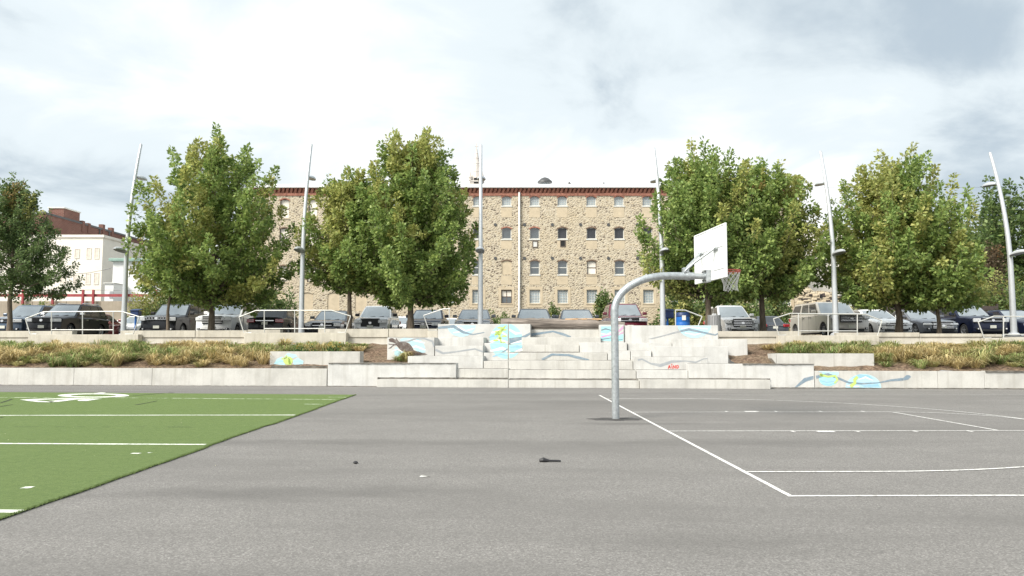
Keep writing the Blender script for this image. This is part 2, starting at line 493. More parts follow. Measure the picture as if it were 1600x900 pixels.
class MB:
    """collects shapes; every build() makes one mesh object"""
    def __init__(s):
        s.v = []; s.f = []
    def add(s, vs, fs):
        b = len(s.v)
        s.v += [Vector(v) for v in vs]
        s.f += [tuple(i + b for i in f) for f in fs]
        return s
    def box(s, x0, x1, y0, y1, z0, z1, rz=0.0, c=None):
        vs = [Vector((x, y, z)) for z in (z0, z1) for y in (y0, y1) for x in (x0, x1)]
        if rz:
            c = Vector(c) if c is not None else Vector(((x0 + x1) / 2, (y0 + y1) / 2, 0))
            m = Matrix.Rotation(rz, 3, 'Z')
            vs = [m @ (v - c) + c for v in vs]
        return s.add(vs, [(0, 2, 3, 1), (4, 5, 7, 6), (0, 1, 5, 4), (2, 6, 7, 3), (0, 4, 6, 2), (1, 3, 7, 5)])
    def tube(s, pts, rad, n=8, cap=True):
        pts = [Vector(p) for p in pts]
        rs = rad if hasattr(rad, '__len__') else [rad] * len(pts)
        rings = []
        ref = None
        for i, p in enumerate(pts):
            d = (pts[min(i + 1, len(pts) - 1)] - pts[max(i - 1, 0)]).normalized()
            if ref is None:
                ref = Vector((0, 0, 1)) if abs(d.z) < 0.9 else Vector((1, 0, 0))
            a = d.cross(ref).normalized(); b = a.cross(d).normalized()
            ref = b
            rings.append([p + (a * math.cos(t) + b * math.sin(t)) * rs[i] for t in (2 * math.pi * k / n for k in range(n))])
        base = len(s.v)
        s.v += [q for r in rings for q in r]
        for i in range(len(pts) - 1):
            for k in range(n):
                a0 = base + i * n + k; a1 = base + i * n + (k + 1) % n
                s.f.append((a0, a1, a1 + n, a0 + n))
        if cap:
            s.f.append(tuple(base + k for k in reversed(range(n))))
            s.f.append(tuple(base + (len(pts) - 1) * n + k for k in range(n)))
        return s
    def lathe(s, prof, n=20, c=(0, 0, 0), axis='z', cap=True):
        c = Vector(c); base = len(s.v)
        for r, h in prof:
            for k in range(n):
                t = 2 * math.pi * k / n
                if axis == 'z':
                    s.v.append(c + Vector((r * math.cos(t), r * math.sin(t), h)))
                else:
                    s.v.append(c + Vector((h, r * math.cos(t), r * math.sin(t))))
        for i in range(len(prof) - 1):
            for k in range(n):
                a0 = base + i * n + k; a1 = base + i * n + (k + 1) % n
                s.f.append((a0, a1, a1 + n, a0 + n))
        if cap:
            s.f.append(tuple(base + k for k in reversed(range(n))))
            s.f.append(tuple(base + (len(prof) - 1) * n + k for k in range(n)))
        return s
    def poly(s, pts):
        return s.add(pts, [tuple(range(len(pts)))])
    def me(s, name, smooth=False, sharp=None):
        return mesh(name, s.v, s.f, smooth, sharp)
    def build(s, name, mat, parent=None, smooth=False, sharp=40, world=True, bevel=0.0, loc=None, label=None, seg=2):
        vs = s.v
        if parent is not None and world:
            L0 = parent_loc(parent)
            vs = [v - L0 for v in vs]
        elif loc is not None:
            L0 = Vector(loc); vs = [v - L0 for v in vs]
        me = mesh(name, vs, s.f, smooth, sharp)
        o = link(name, me, mat, parent, loc if parent is None else None, label=label)
        if bevel:
            b = o.modifiers.new('bevel', 'BEVEL')
            b.width = bevel; b.segments = seg; b.limit_method = 'ANGLE'; b.angle_limit = R(40)
        return o
def parent_loc(p):
    l = Vector(p.location)
    while p.parent is not None:
        p = p.parent
        l = l + Vector(p.location)
    return l
# ------------------------------------------------------------------ the ground
LOT_Z = 1.86                     # level of the parking lot above the court
A0, B0 = G(0, 601.5), G(1600, 608.0)
ES = (B0 - A0); ES.z = 0; ES.normalize()
EO = Vector((-ES.y, ES.x, 0))
WO = G(800, 604.9)
def WL(s, off, z):
    p = WO + ES * s + EO * off
    return Vector((p.x, p.y, z))
def WP(px, py, off):             # (s, z) where the pixel's ray meets the wall plane at that setback
    d = ray(px, py)
    k = (off - (EYE - WO).dot(EO)) / d.dot(EO)
    p = EYE + d * k
    return (p - WO).dot(ES), p.z
def wbox(mb, s0, s1, o0, o1, z0, z1):
    vs = [WL(s, o, z) for z in (z0, z1) for o in (o0, o1) for s in (s0, s1)]
    mb.add(vs, [(0, 2, 3, 1), (4, 5, 7, 6), (0, 1, 5, 4), (2, 6, 7, 3), (0, 4, 6, 2), (1, 3, 7, 5)])

mb = MB(); mb.poly([(-160, -120, 0), (160, -120, 0), (160, 0, 0), (-160, 0, 0)])
mb.v = [Vector((-160, -120, 0)), Vector((160, -120, 0)), WL(160, 0.6, 0), WL(-160, 0.6, 0)]
court = struct(mb.build('court_ground', MAT['asphalt']))
mb = MB(); mb.poly([WL(-420, 5.4, LOT_Z), WL(420, 5.4, LOT_Z), Vector((900, 1500, LOT_Z)), Vector((-900, 1500, LOT_Z))])
lot = struct(mb.build('parking_lot_ground', MAT['lot']))

# synthetic turf field with a ragged edge towards the asphalt
e0, e1 = G(556, 617.4), G(0, 812)
ed = (e1 - e0)
edge = []
nseg = 60
rng = random.Random(3)
for i in range(nseg + 1):
    t = i / nseg * 1.55
    step = 0.0
    for tt, st in ((0.30, 0.03), (0.52, -0.04), (0.70, 0.04)):
        if t > tt:
            step += st
    nrm = Vector((-ed.y, ed.x, 0)).normalized()
    edge.append(e0 + ed * t + nrm * (step + rng.uniform(-0.012, 0.012)))
far_l = G(0, 613.2)
far_dir = (G(0, 613.2) - e0)
outer = [e0 + far_dir * 4.0, edge[-1] + Vector((-60, 0, 0))]
TURF_Z = 0.014
mb = MB()
top = [Vector((p.x, p.y, TURF_Z)) for p in edge + [outer[1], outer[0]]]
mb.poly(top[::-1])
turf = struct(mb.build('turf_field', MAT['turf']))
mb = MB()
for a, b in zip(edge[:-1], edge[1:]):
    mb.poly([Vector((a.x, a.y, 0.001)), Vector((b.x, b.y, 0.001)), Vector((b.x, b.y, TURF_Z)), Vector((a.x, a.y, TURF_Z))])
mb.poly([Vector((e0.x, e0.y, 0.001)), Vector((outer[0].x, outer[0].y, 0.001)), Vector((outer[0].x, outer[0].y, TURF_Z)), Vector((e0.x, e0.y, TURF_Z))])
mb.build('turf_edge', MAT['turf_edge'], turf)
# short fibres on the near part of the turf and along its edge
rr = np.random.RandomState(11)
def turf_fibres(n, gen, h0, h1, w):
    P = gen(n)
    n = len(P)
    ang = rr.uniform(0, 2 * np.pi, n); lean = rr.uniform(0.0, 0.9, n); h = rr.uniform(h0, h1, n)
    la = rr.uniform(0, 2 * np.pi, n)
    dx, dy = np.cos(ang) * w, np.sin(ang) * w
    V = np.zeros((n, 3, 3))
    V[:, 0] = P + np.stack([dx, dy, np.zeros(n)], 1)
    V[:, 1] = P - np.stack([dx, dy, np.zeros(n)], 1)
    V[:, 2] = P + np.stack([np.cos(la) * h * lean, np.sin(la) * h * lean, h], 1)
    g = rr.uniform(0, 1, (n, 1))
    tone = np.array([0.12, 0.175, 0.06]) * (1 - g) + np.array([0.24, 0.31, 0.12]) * g
    return V.reshape(-1, 3), np.arange(n * 3).reshape(-1, 3), np.repeat(tone, 3, 0)
E = np.array([[p.x, p.y, TURF_Z] for p in edge])
def gen_near(n):
    t = rr.uniform(0.25, 1.08, n)
    i = np.clip((t / 1.55 * nseg).astype(int), 0, nseg - 1); f = t / 1.55 * nseg - i
    p = E[i] * (1 - f[:, None]) + E[i + 1] * f[:, None]
    p[:, 0] -= rr.uniform(0, 1, n) ** 1.5 * 4.2
    return p
def gen_edge(n):
    t = rr.uniform(0.0, 1.1, n)
    i = np.clip((t / 1.55 * nseg).astype(int), 0, nseg - 1); f = t / 1.55 * nseg - i
    p = E[i] * (1 - f[:, None]) + E[i + 1] * f[:, None]
    p[:, 0] += rr.normal(0, 0.015, n)
    return p
V2, F2, T2 = turf_fibres(9000, gen_edge, 0.010, 0.022, 0.004)
me = mesh_np('turf_fibre', V2, F2, T2)
o = link('turf_fibre', me, MAT['grass'], turf); o['kind'] = 'stuff'

# field markings: yard lines and the 40
def strip_px(name, pa, pb, w, mat, parent, z, extend=0.0, wob=0.0):
    a, b = G(*pa), G(*pb)
    d = (b - a); d.z = 0; d.normalize()
    a = a - d * extend
    n = Vector((-d.y, d.x, 0)) * (w / 2)
    L = (b - a).length; k = max(1, int(L / 0.5))
    up, lo = [], []
    for i in range(k + 1):
        p = a + (b - a) * (i / k)
        j = rng.uniform(-wob, wob)
        up.append(Vector((p.x, p.y, z)) + n * (1 + j)); lo.append(Vector((p.x, p.y, z)) - n * (1 + rng.uniform(-wob, wob)))
    m = MB(); m.v = lo + up
    m.f = [(i, i + 1, k + 2 + i, k + 1 + i) for i in range(k)]
    return m.build(name, mat, parent)
TZ = TURF_Z + 0.003
strip_px('yard_line', (0, 650.2), (461, 649.6), 0.105, MAT['turf_line'], turf, TZ, 30, 0.25)
strip_px('yard_line', (0, 694.6), (321, 696.2), 0.105, MAT['turf_line'], turf, TZ, 30, 0.25)
strip_px('yard_line', (0, 801.6), (33, 801.8), 0.105, MAT['turf_line'], turf, TZ, 30, 0.25)
strip_px('yard_line', (0, 622.0), (168, 622.2), 0.10, MAT['turf_line_worn'], turf, TZ, 30, 0.3)
strip_px('yard_line', (180, 622.4), (524, 625.2), 0.10, MAT['turf_line_worn'], turf, TZ, 0, 0.3)
strip_px('hash_mark', (476, 632.3), (511, 632.8), 0.10, MAT['turf_line_worn'], turf, TZ, 0, 0.3)
strip_px('hash_mark', (514, 621.3), (542, 621.7), 0.10, MAT['turf_line_worn'], turf, TZ, 0, 0.3)
strip_px('hash_mark', (36, 764), (50, 764), 0.10, MAT['turf_line'], turf, TZ, 0, 0.3)
strip_px('hash_mark', (206, 710), (218, 710.4), 0.07, MAT['turf_line'], turf, TZ, 0, 0.3)
strip_px('hash_mark', (231, 709.5), (237, 708.8), 0.07, MAT['turf_line'], turf, TZ, 0, 0.3)
def glyph(name, outlines, holes_quads, o, xr, yr):
    pass
def ground_poly(name, rings, parent, mat, z):
    """rings: list of quads in pixels, joined as one flat figure"""
    m = MB()
    for q in rings:
        m.poly([Vector((p.x, p.y, z)) for p in (G(x, y) for x, y in q)])
    return m.build(name, mat, parent)
def ring_band(cx, cy, rx, ry, w, h, n=28):
    out = []
    for i in range(n):
        a, b = 2 * math.pi * i / n, 2 * math.pi * (i + 1) / n
        out.append([(cx + rx * math.cos(a), cy + ry * math.sin(a)), (cx + rx * math.cos(b), cy + ry * math.sin(b)),
                    (cx + (rx - w) * math.cos(b), cy + (ry - h) * math.sin(b)), (cx + (rx - w) * math.cos(a), cy + (ry - h) * math.sin(a))])
    return out
ground_poly('field_number', ring_band(146, 619.0, 56, 3.2, 20, 1.35), turf, MAT['turf_line'], TZ + 0.004)
four = [[(31, 625.6), (55, 624.4), (118, 623.2), (160, 624.2), (152, 625.1), (115, 624.9), (88, 625.0), (50, 626.2)],
        [(31, 625.6), (50, 626.2), (72, 628.2), (86, 628.2), (80, 629.7), (60, 629.4), (45, 627.8)],
        [(72, 628.2), (108, 625.0), (122, 625.2), (92, 628.9), (80, 629.7)],
        [(120, 626.0), (140, 625.0), (152, 625.1), (136, 627.7), (123, 627.6)]]
ground_poly('field_number', four, turf, MAT['turf_line'], TZ + 0.004)
ground_poly('field_arrow', [[(143, 616.0), (157, 614.3), (166, 614.4), (160, 616.0)]], turf, MAT['turf_line'], TZ + 0.004)
for a, b in (((0, 630.8), (18, 624.6)), ((0, 636.4), (20, 633.2)), ((212, 633.8), (246, 627.4)), ((205, 619.6), (271, 613.8)), ((0, 654), (4, 653))):
    strip_px('turf_seam', a, b, 0.05, MAT['turf_edge'], turf, TZ + 0.002, 0, 0.5)

for a, b in (((22, 668.4), (60, 668.4)), ((86, 668.4), (100, 668.5)), ((120, 668.5), (134, 668.5)), ((160, 668.5), (172, 668.6)), ((208, 668.6), (226, 668.6)), ((262, 668.7), (300, 668.8))):
    strip_px('turf_seam', a, b, 0.022, MAT['turf_edge'], turf, TZ + 0.002, 0, 0.5)

# basketball court markings, from the near corner and the baseline
C0 = G(1235, 775.4)
C1 = G(936.5, 617.6)
CW = (C1 - C0).length
EW = (C1 - C0).normalized()
EL = Vector((EW.y, -EW.x, 0))
sk = (G(1600, 777.3) - C0); sk.normalize()
def CT(l, w):
    return C0 + EL * l + EW * w
LINE_Z = 0.004
def court_strip(name, pts, w, mat, z=LINE_Z):
    m = MB()
    pts = [Vector((p.x, p.y, 0)) for p in pts]
    up, lo = [], []
    for i, p in enumerate(pts):
        d = (pts[min(i + 1, len(pts) - 1)] - pts[max(i - 1, 0)]).normalized()
        n = Vector((-d.y, d.x, 0)) * (w / 2)
        up.append(Vector((p.x + n.x, p.y + n.y, z))); lo.append(Vector((p.x - n.x, p.y - n.y, z)))
    k = len(pts)
    m.v = lo + up
    m.f = [(i, i + 1, k + i + 1, k + i) for i in range(k - 1)]
    return m.build(name, mat, court)
def lerp_pts(a, b, n=8):
    return [a + (b - a) * (i / n) for i in range(n + 1)]
LW = 0.055
court_strip('base_line', lerp_pts(CT(0, -LW / 2), CT(0, CW)), LW, MAT['line'])
court_strip('side_line', lerp_pts(CT(LW / 2, 0), CT(13, 0)), LW, MAT['line'], LINE_Z + 0.001)
court_strip('side_line', lerp_pts(CT(LW / 2, CW), CT(22, CW)), LW * 0.9, MAT['line_faint'], LINE_Z + 0.001)
KW, KL = 3.66, 5.79
k0, k1 = CW / 2 - KW / 2, CW / 2 + KW / 2
court_strip('lane_line', lerp_pts(CT(LW / 2, k0), CT(KL + 2.6, k0 + 0.02)), LW, MAT['line'], LINE_Z + 0.001)
court_strip('lane_line', lerp_pts(CT(LW / 2, k1), CT(KL, k1)), LW, MAT['line'], LINE_Z + 0.001)
court_strip('free_throw_line', lerp_pts(CT(KL, k0 + LW / 2), CT(KL, k1 - LW / 2)), LW, MAT['line'], LINE_Z + 0.001)
court_strip('free_throw_arc', [CT(KL + 1.8 * math.cos(a), CW / 2 + 1.8 * math.sin(a)) for a in [math.pi / 2 - 0.04 - i * (math.pi - 0.6) / 24 for i in range(25)]], LW, MAT['line'], LINE_Z + 0.002)
R3 = 6.02
arc = [CT(1.6 + R3 * math.cos(a), CW / 2 - R3 * math.sin(a)) for a in [math.pi / 2 - i * math.pi / 48 for i in range(49)]]
court_strip('three_point_line', [CT(LW / 2, CW / 2 - R3)] + arc + [CT(LW / 2, CW / 2 + R3)], LW, MAT['line'], LINE_Z + 0.0025)
for wv, sg in ((k0, -1), (k1, 1)):
    for l, ww in ((1.30 + 0.84, 0.05), (3.25, 0.05), (4.25, 0.05), (5.2, 0.05)):
        court_strip('lane_mark', [CT(l, wv + sg * LW / 2), CT(l, wv + sg * 0.20)], ww, MAT['line'], LINE_Z + 0.003)
    court_strip('lane_block', [CT(2.70, wv + sg * LW / 2), CT(2.70, wv + sg * 0.20)], 0.30, MAT['line'], LINE_Z + 0.003)
# dark wear patch round the hoop post
HB = G(962, 655)
m = MB(); m.v = [Vector((HB.x + (0.42 + 0.05 * math.sin(5 * a)) * math.cos(a) * (1.3 if math.cos(a) > 0 else 1.3), HB.y + (0.30 + 0.05 * math.sin(7 * a)) * math.sin(a), 0.003)) for a in [2 * math.pi * i / 30 for i in range(30)]]
m.f = [tuple(range(30))]
m.build('tar_patch', MAT['tar'], court)

# ------------------------------------------------------------------ planted slopes
def slope(name, s0, s1):
    ns, no = int((s1 - s0) / 0.35), 14
    V, Fq = [], []
    rg = random.Random(5)
    for j in range(no + 1):
        for i in range(ns + 1):
            s = s0 + (s1 - s0) * i / ns; o = 0.12 + (5.15 - 0.12) * j / no
            z = 0.585 + (1.52 - 0.585) * (j / no) ** 0.85 + rg.uniform(-0.03, 0.04)
            V.append(WL(s, o, z))
    for j in range(no):
        for i in range(ns):
            a = j * (ns + 1) + i
            Fq.append((a, a + 1, a + ns + 2, a + ns + 1))
    return struct(link(name, mesh(name, V, Fq, True), MAT['soil']))
def slope_z(o):
    return 0.585 + (1.52 - 0.585) * max(0, (o - 0.12) / 5.03) ** 0.85
S_L = WP(645, 560, 1.6)[0]
S_R = WP(1140, 560, 1.9)[0]
slope('mulch_slope_west', -46, S_L)
slope('mulch_slope_east', S_R, 46)

# ------------------------------------------------------------------ terraced concrete seating
def wall_block(parent, px0, px1, pyt, off, back, mat='concrete', name='concrete_block', z0=0.0, pyb=None, bev=0.014):
    pm = 0.5 * (px0 + px1)
    s0 = WP(px0, pyt, off)[0]; s1 = WP(px1, pyt, off)[0]; z1 = WP(pm, pyt, off)[1]
    if pyb is not None:
        z0 = WP(pm, pyb, off)[1]
    m = MB(); wbox(m, s0 + 0.006, s1 - 0.006, off, back, z0, z1)
    return m.build(name, MAT[mat], parent, bevel=bev)
SEAT = thing('terraced_seating', 'white concrete terraced seating with painted otter and river murals behind the hoop', 'seating', WL(0, 0, 0))
T = {1: -0.50, 2: 0.10, 3: 0.90, 4: 1.70, 5: 2.50, 6: 3.30, 7: 4.10}
BL = [  # px0, px1, top, setback, back, finish
    (589, 794.3, 593.0, T[1], 1.2, 'concrete'),
    (794.4, 999, 594.3, T[1], 1.2, 'concrete'), (999.5, 1204, 593.2, T[1] - 0.10, 1.2, 'concrete'),
    (713, 794.3, 576.3, T[2], 2.2, 'concrete'), (794.4, 994, 578.2, T[2], 2.2, 'concrete'), (994.5, 1075, 578.2, T[2] - 0.06, 2.2, 'concrete_b'),
    (637, 755, 556.5, T[3], 2.6, 'concrete_b'), (755.5, 794.3, 564.0, T[3], 2.6, 'concrete'), (794.4, 989, 563.3, T[3], 2.6, 'concrete'), (989.5, 1106, 558.0, T[3] - 0.05, 2.6, 'concrete_b'),
    (605, 679, 527.3, T[4], 3.6, 'concrete_b'), (679.5, 755, 540.0, T[4], 3.4, 'concrete_b'), (755.5, 794.3, 551.0, T[4], 3.4, 'concrete_b'), (794.4, 949, 551.0, T[4], 3.4, 'concrete'), (949.5, 985, 547.6, T[4] - 0.04, 3.4, 'concrete_b'), (985.5, 1018, 547.6, T[4] - 0.08, 3.4, 'concrete_b'), (1018.5, 1138, 541.0, T[4] - 0.02, 3.4, 'concrete_b'),
    (683, 756, 527.3, T[5], 4.4, 'concrete_b'), (756.5, 794.3, 536.0, T[5], 4.4, 'concrete_b'), (794.4, 905, 538.5, T[5], 4.4, 'concrete'), (905.5, 980, 535.0, T[5] - 0.08, 4.4, 'concrete_b'), (980.5, 1050, 535.4, T[5], 4.4, 'concrete_b'), (1050.5, 1168, 530.0, T[5] - 0.04, 4.4, 'concrete_b'),
    (815, 939, 527.0, T[6], 5.0, 'concrete'), 
    (829, 936, 515.0, T[7], 5.6, 'concrete'),
    (684, 794.3, 506.3, T[6] + 0.25, 5.8, 'concrete_b'), (794.4, 829, 506.3, T[6] + 0.25, 5.8, 'concrete_b'),
    (936.5, 975, 507.2, T[6] + 0.20, 5.8, 'concrete_b'), (975.5, 1122, 508.5, T[6] + 0.25, 5.8, 'concrete_b'),
]
for b in BL:
    wall_block(SEAT, *b)

def dark_strip(parent, px0, px1, py0, py1, off, name='shade_line'):
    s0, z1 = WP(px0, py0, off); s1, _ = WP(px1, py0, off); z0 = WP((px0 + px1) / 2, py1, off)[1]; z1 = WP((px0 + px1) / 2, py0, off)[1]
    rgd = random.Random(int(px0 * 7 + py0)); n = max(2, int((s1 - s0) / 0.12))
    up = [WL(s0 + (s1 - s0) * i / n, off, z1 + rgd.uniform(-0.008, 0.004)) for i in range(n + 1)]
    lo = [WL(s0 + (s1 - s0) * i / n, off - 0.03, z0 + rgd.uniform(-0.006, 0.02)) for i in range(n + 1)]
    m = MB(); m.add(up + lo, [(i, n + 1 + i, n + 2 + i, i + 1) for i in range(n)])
    return m.build(name, MAT['grime_shade'], parent)
MAT['grime_shade'] = M('grime_and_shade', (0.105, 0.095, 0.08), 0.95, var=0.6, scale=5, detail=7)  # grime on wall edges; on the seating it paints shadow lines
dark_strip(SEAT, 590, 712, 589.6, 593.8, -0.02); dark_strip(SEAT, 713, 793, 590.0, 593.8, T[2] - 0.01)  # dark strips painted in for the shadow gaps between the steps
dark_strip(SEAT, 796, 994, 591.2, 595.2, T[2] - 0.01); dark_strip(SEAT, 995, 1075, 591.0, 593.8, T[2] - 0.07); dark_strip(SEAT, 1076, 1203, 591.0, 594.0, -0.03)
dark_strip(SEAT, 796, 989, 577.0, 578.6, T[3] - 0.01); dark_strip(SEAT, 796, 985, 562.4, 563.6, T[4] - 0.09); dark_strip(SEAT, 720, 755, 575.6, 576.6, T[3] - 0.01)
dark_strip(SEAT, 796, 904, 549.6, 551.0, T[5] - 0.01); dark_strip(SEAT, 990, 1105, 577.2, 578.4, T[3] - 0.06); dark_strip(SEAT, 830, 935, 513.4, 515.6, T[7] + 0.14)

# murals: flat paint on the block faces, clipped to each block
def clip_poly(poly, x0, x1, y0, y1):
    def cut(ps, inside, inter):
        out = []
        for i, p in enumerate(ps):
            q = ps[(i + 1) % len(ps)]
            a, b = inside(p), inside(q)
            if a:
                out.append(p)
            if a != b:
                out.append(inter(p, q))
        return out
    def ix(c):
        return lambda p, q: (c, p[1] + (q[1] - p[1]) * (c - p[0]) / (q[0] - p[0]))
    def iy(c):
        return lambda p, q: (p[0] + (q[0] - p[0]) * (c - p[1]) / (q[1] - p[1]), c)
    for inside, inter in ((lambda p: p[0] >= x0, ix(x0)), (lambda p: p[0] <= x1, ix(x1)), (lambda p: p[1] >= y0, iy(y0)), (lambda p: p[1] <= y1, iy(y1))):
        if not poly:
            return []
        poly = cut(poly, inside, inter)
    return poly
def ell(cx, cy, rx, ry, a0=0, a1=360, n=36):
    return [(cx + rx * math.cos(R(a0 + (a1 - a0) * i / n)), cy + ry * math.sin(R(a0 + (a1 - a0) * i / n))) for i in range(n + (0 if a1 - a0 >= 360 else 1))]
def ribbon(pts, ws):
    ws = [w * 1.35 for w in ws]
    quads = []
    sm = []
    for i in range(len(pts) - 1):           # a few in-between points keep the bends soft
        for k in range(4):
            t = k / 4
            sm.append((pts[i][0] + (pts[i + 1][0] - pts[i][0]) * t, pts[i][1] + (pts[i + 1][1] - pts[i][1]) * t, ws[i] + (ws[i + 1] - ws[i]) * t))
    sm.append((*pts[-1], ws[-1]))
    L = []
    for i, (x, y, w) in enumerate(sm):
        a, b = sm[max(i - 1, 0)], sm[min(i + 1, len(sm) - 1)]
        dx, dy = b[0] - a[0], b[1] - a[1]; l = math.hypot(dx, dy)
        L.append(((x - dy / l * w / 2, y + dx / l * w / 2), (x + dy / l * w / 2, y - dx / l * w / 2)))
    for p, q in zip(L[:-1], L[1:]):
        quads.append([p[0], q[0], q[1], p[1]])
    return quads
def m_mural(name, c):
    return m_paint(name, c, (0.62, 0.61, 0.57), 0.12, 6)
PA = {'cyan': m_mural('cyan_mural_paint', (0.36, 0.74, 0.76)), 'sky': m_mural('pale_blue_mural_paint', (0.44, 0.69, 0.79)), 'blue': m_mural('mid_blue_mural_paint', (0.30, 0.53, 0.68)),
      'slate': m_mural('slate_ribbon_mural_paint', (0.20, 0.27, 0.33)), 'grey': m_mural('grey_ribbon_mural_paint', (0.33, 0.35, 0.37)), 'brown': m_mural('brown_otter_mural_paint', (0.115, 0.085, 0.075)),
      'lime': m_mural('lime_mural_paint', (0.52, 0.68, 0.18)), 'white': m_mural('white_mural_paint', (0.78, 0.79, 0.78)), 'pink': m_mural('pink_mural_paint', (0.68, 0.33, 0.55)), 'red': m_mural('red_graffiti_paint', (0.62, 0.06, 0.045))}
def mural(parent, polys, paint, rect, off, layer=0, name='mural'):
    groups, last = [], None                  # pieces that touch form one painted figure
    for poly in polys:
        c = clip_poly(list(poly), *rect)
        if len(c) < 3:
            continue
        if not (last and any(abs(p[0] - q[0]) + abs(p[1] - q[1]) < 1e-6 for p in poly for q in last)):
            groups.append(MB())
        last = poly
        groups[-1].poly([WL(*((lambda sz: (sz[0], off - 0.003 - 0.0012 * layer, sz[1]))(WP(x, y, off)))) for x, y in c])
    for m in groups:
        m.build(name, PA[paint], parent)
def Z2(x, y): return (580 + x / 6.667, 480 + y / 6.667)
def Z3(x, y): return (780 + x / 6.667, 480 + y / 6.667)
def Z4(x, y): return (960 + x / 6.667, 480 + y / 6.667)
def Z5(x, y): return (1180 + x / 6.154, 500 + y / 6.154)
def Z1(x, y): return (400 + x / 6.43, 470 + y / 6.43)
def Z6(x, y): return (600 + x / 17.78, 520 + y / 17.78)
OT6 = T[6] + 0.25
# round river mural on the middle column, spread over the stepped blocks
RM = [((684.5, 793, 506.8, 535.5), OT6), ((795.5, 828.5, 506.8, 538), OT6), ((757, 793, 536.4, 550.5), T[5]), ((795.5, 904, 539.0, 550.4), T[5]), ((756, 793, 551.5, 563.4), T[4]), ((796, 948, 551.5, 562.8), T[4])]
for rect, off in RM:
    mural(SEAT, [ell(791, 533, 26, 27.5)], 'cyan', rect, off)
    mural(SEAT, ribbon([(763, 536), (778, 530), (794.4, 536), (818, 531)], [3.5, 2, 3, 4]) + ribbon([(765, 549), (785, 544), (800, 552), (816, 546)], [2, 3.5, 2, 3]) + ribbon([(768, 520), (780, 517), (792, 524)], [2, 2.5, 1.5]) + ribbon([(796, 515), (806, 521), (815, 520)], [2, 3, 1.5]), 'white', rect, off, 1)
    mural(SEAT, ribbon([(764, 527), (774, 524), (784, 527)], [1, 3, 1]) + ribbon([(797, 543), (808, 541), (816, 543)], [1, 3.5, 1]) + ribbon([(770, 557), (782, 553), (793, 556)], [1, 2.5, 1]), 'blue', rect, off, 2)
    mural(SEAT, [ell(781 + 7 * math.sin(k * 1.9), 512 + 3.3 * k, 4.2, 1.5) for k in range(8)] + ribbon([(773, 524), (783, 516), (790, 509)], [2, 3, 1.5]) + ribbon([(783, 535), (780, 523), (788, 512)], [1.5, 3, 1]), 'lime', rect, off, 3)
mural(SEAT, ribbon([Z3(96, 352), Z3(235, 322), Z3(326, 270)], [6.5, 3.8, 1.8]), 'slate', RM[1][0], OT6, 4)
# bowl of water and ribbon, upper west block
r = (684.5, 793, 506.8, 526.8)
mural(SEAT, [ell(721, 508.5, 22, 17.5, 0, 180)], 'sky', r, OT6)
mural(SEAT, ribbon([(703, 513), (716, 511), (728, 517), (741, 513)], [1, 2.2, 1.5, 1]) + ribbon([(708, 520), (720, 518), (732, 522)], [0.8, 1.8, 1]), 'white', r, OT6, 1)
mural(SEAT, ribbon([Z2(697, 214), Z2(860, 200), Z2(960, 262), Z2(1060, 284), Z2(1178, 262)], [2.5, 3.6, 3.0, 1.2, 0.8]), 'slate', r, OT6, 2)
# otter panel
r = (605.5, 678.5, 527.8, 560)
mural(SEAT, [[Z6(*p) for p in [(440, 180), (560, 140), (700, 150), (860, 165), (1020, 200), (1090, 290), (1140, 400), (1150, 540), (1050, 560), (900, 500), (800, 420), (700, 280), (600, 250), (480, 245)]], [Z6(*p) for p in [(300, 430), (345, 390), (420, 470), (500, 520), (600, 560), (500, 640), (400, 660), (290, 610)]]], 'sky', r, T[4])
mural(SEAT, ribbon([(628, 533), (645, 531), (664, 536)], [1, 2.4, 1]) + ribbon([(636, 545), (650, 541), (665, 547)], [1, 2.2, 1]) + ribbon([(612, 549), (620, 546), (632, 550)], [1, 1.6, 1]), 'white', r, T[4], 1)
otter = [Z6(*p) for p in [(128, 240), (150, 232), (135, 205), (130, 182), (160, 158), (205, 146), (250, 150), (300, 185), (325, 195), (335, 148), (350, 150), (385, 215), (425, 250), (520, 252), (600, 256), (670, 285), (740, 335), (790, 400), (815, 470), (870, 505), (960, 520), (1040, 548), (1130, 560), (1210, 600), (1150, 618), (1040, 620), (980, 622), (800, 618), (700, 600), (600, 540), (500, 515), (430, 450), (380, 385), (340, 345), (290, 350), (240, 375), (190, 430), (130, 440), (128, 420), (170, 408), (215, 370), (250, 335), (195, 330), (128, 322), (128, 302), (200, 312), (290, 310), (330, 312), (290, 285), (235, 262), (190, 252)]]
mural(SEAT, [otter], 'brown', r, T[4], 2)
mural(SEAT, ribbon([Z2(300, 358), Z2(390, 352), Z2(470, 327), Z2(550, 324), Z2(640, 356), Z2(656, 412)], [1.2, 2.0, 1.8, 1.6, 2.0, 1.8]), 'grey', r, T[4], 3)
mural(SEAT, ribbon([Z2(668, 442), Z2(750, 480), Z2(880, 464), Z2(1080, 434), Z2(1165, 464)], [2.6, 2.2, 1.6, 1.6, 2.0]), 'grey', (680, 755, 540.4, 556), T[4], 1)
mural(SEAT, ribbon([Z2(1165, 464), Z2(1320, 496), Z2(1420, 436)], [2.2, 1.6, 1.5]), 'slate', (757, 793, 536.4, 563), T[5], 4)
mural(SEAT, ribbon([Z3(334, 287), Z3(440, 270), Z3(560, 252), Z3(660, 280), Z3(745, 312)], [3.2, 2.6, 1.8, 2.8, 2.2]), 'slate', (829.5, 935.5, 515.4, 526.6), T[7])
mural(SEAT, ribbon([Z3(445, 547), Z3(550, 492), Z3(720, 498), Z3(820, 524), Z3(935, 550)], [2.4, 2.4, 2.2, 3.0, 1.6]), 'slate', (796, 948, 551.4, 562.8), T[4], 5)
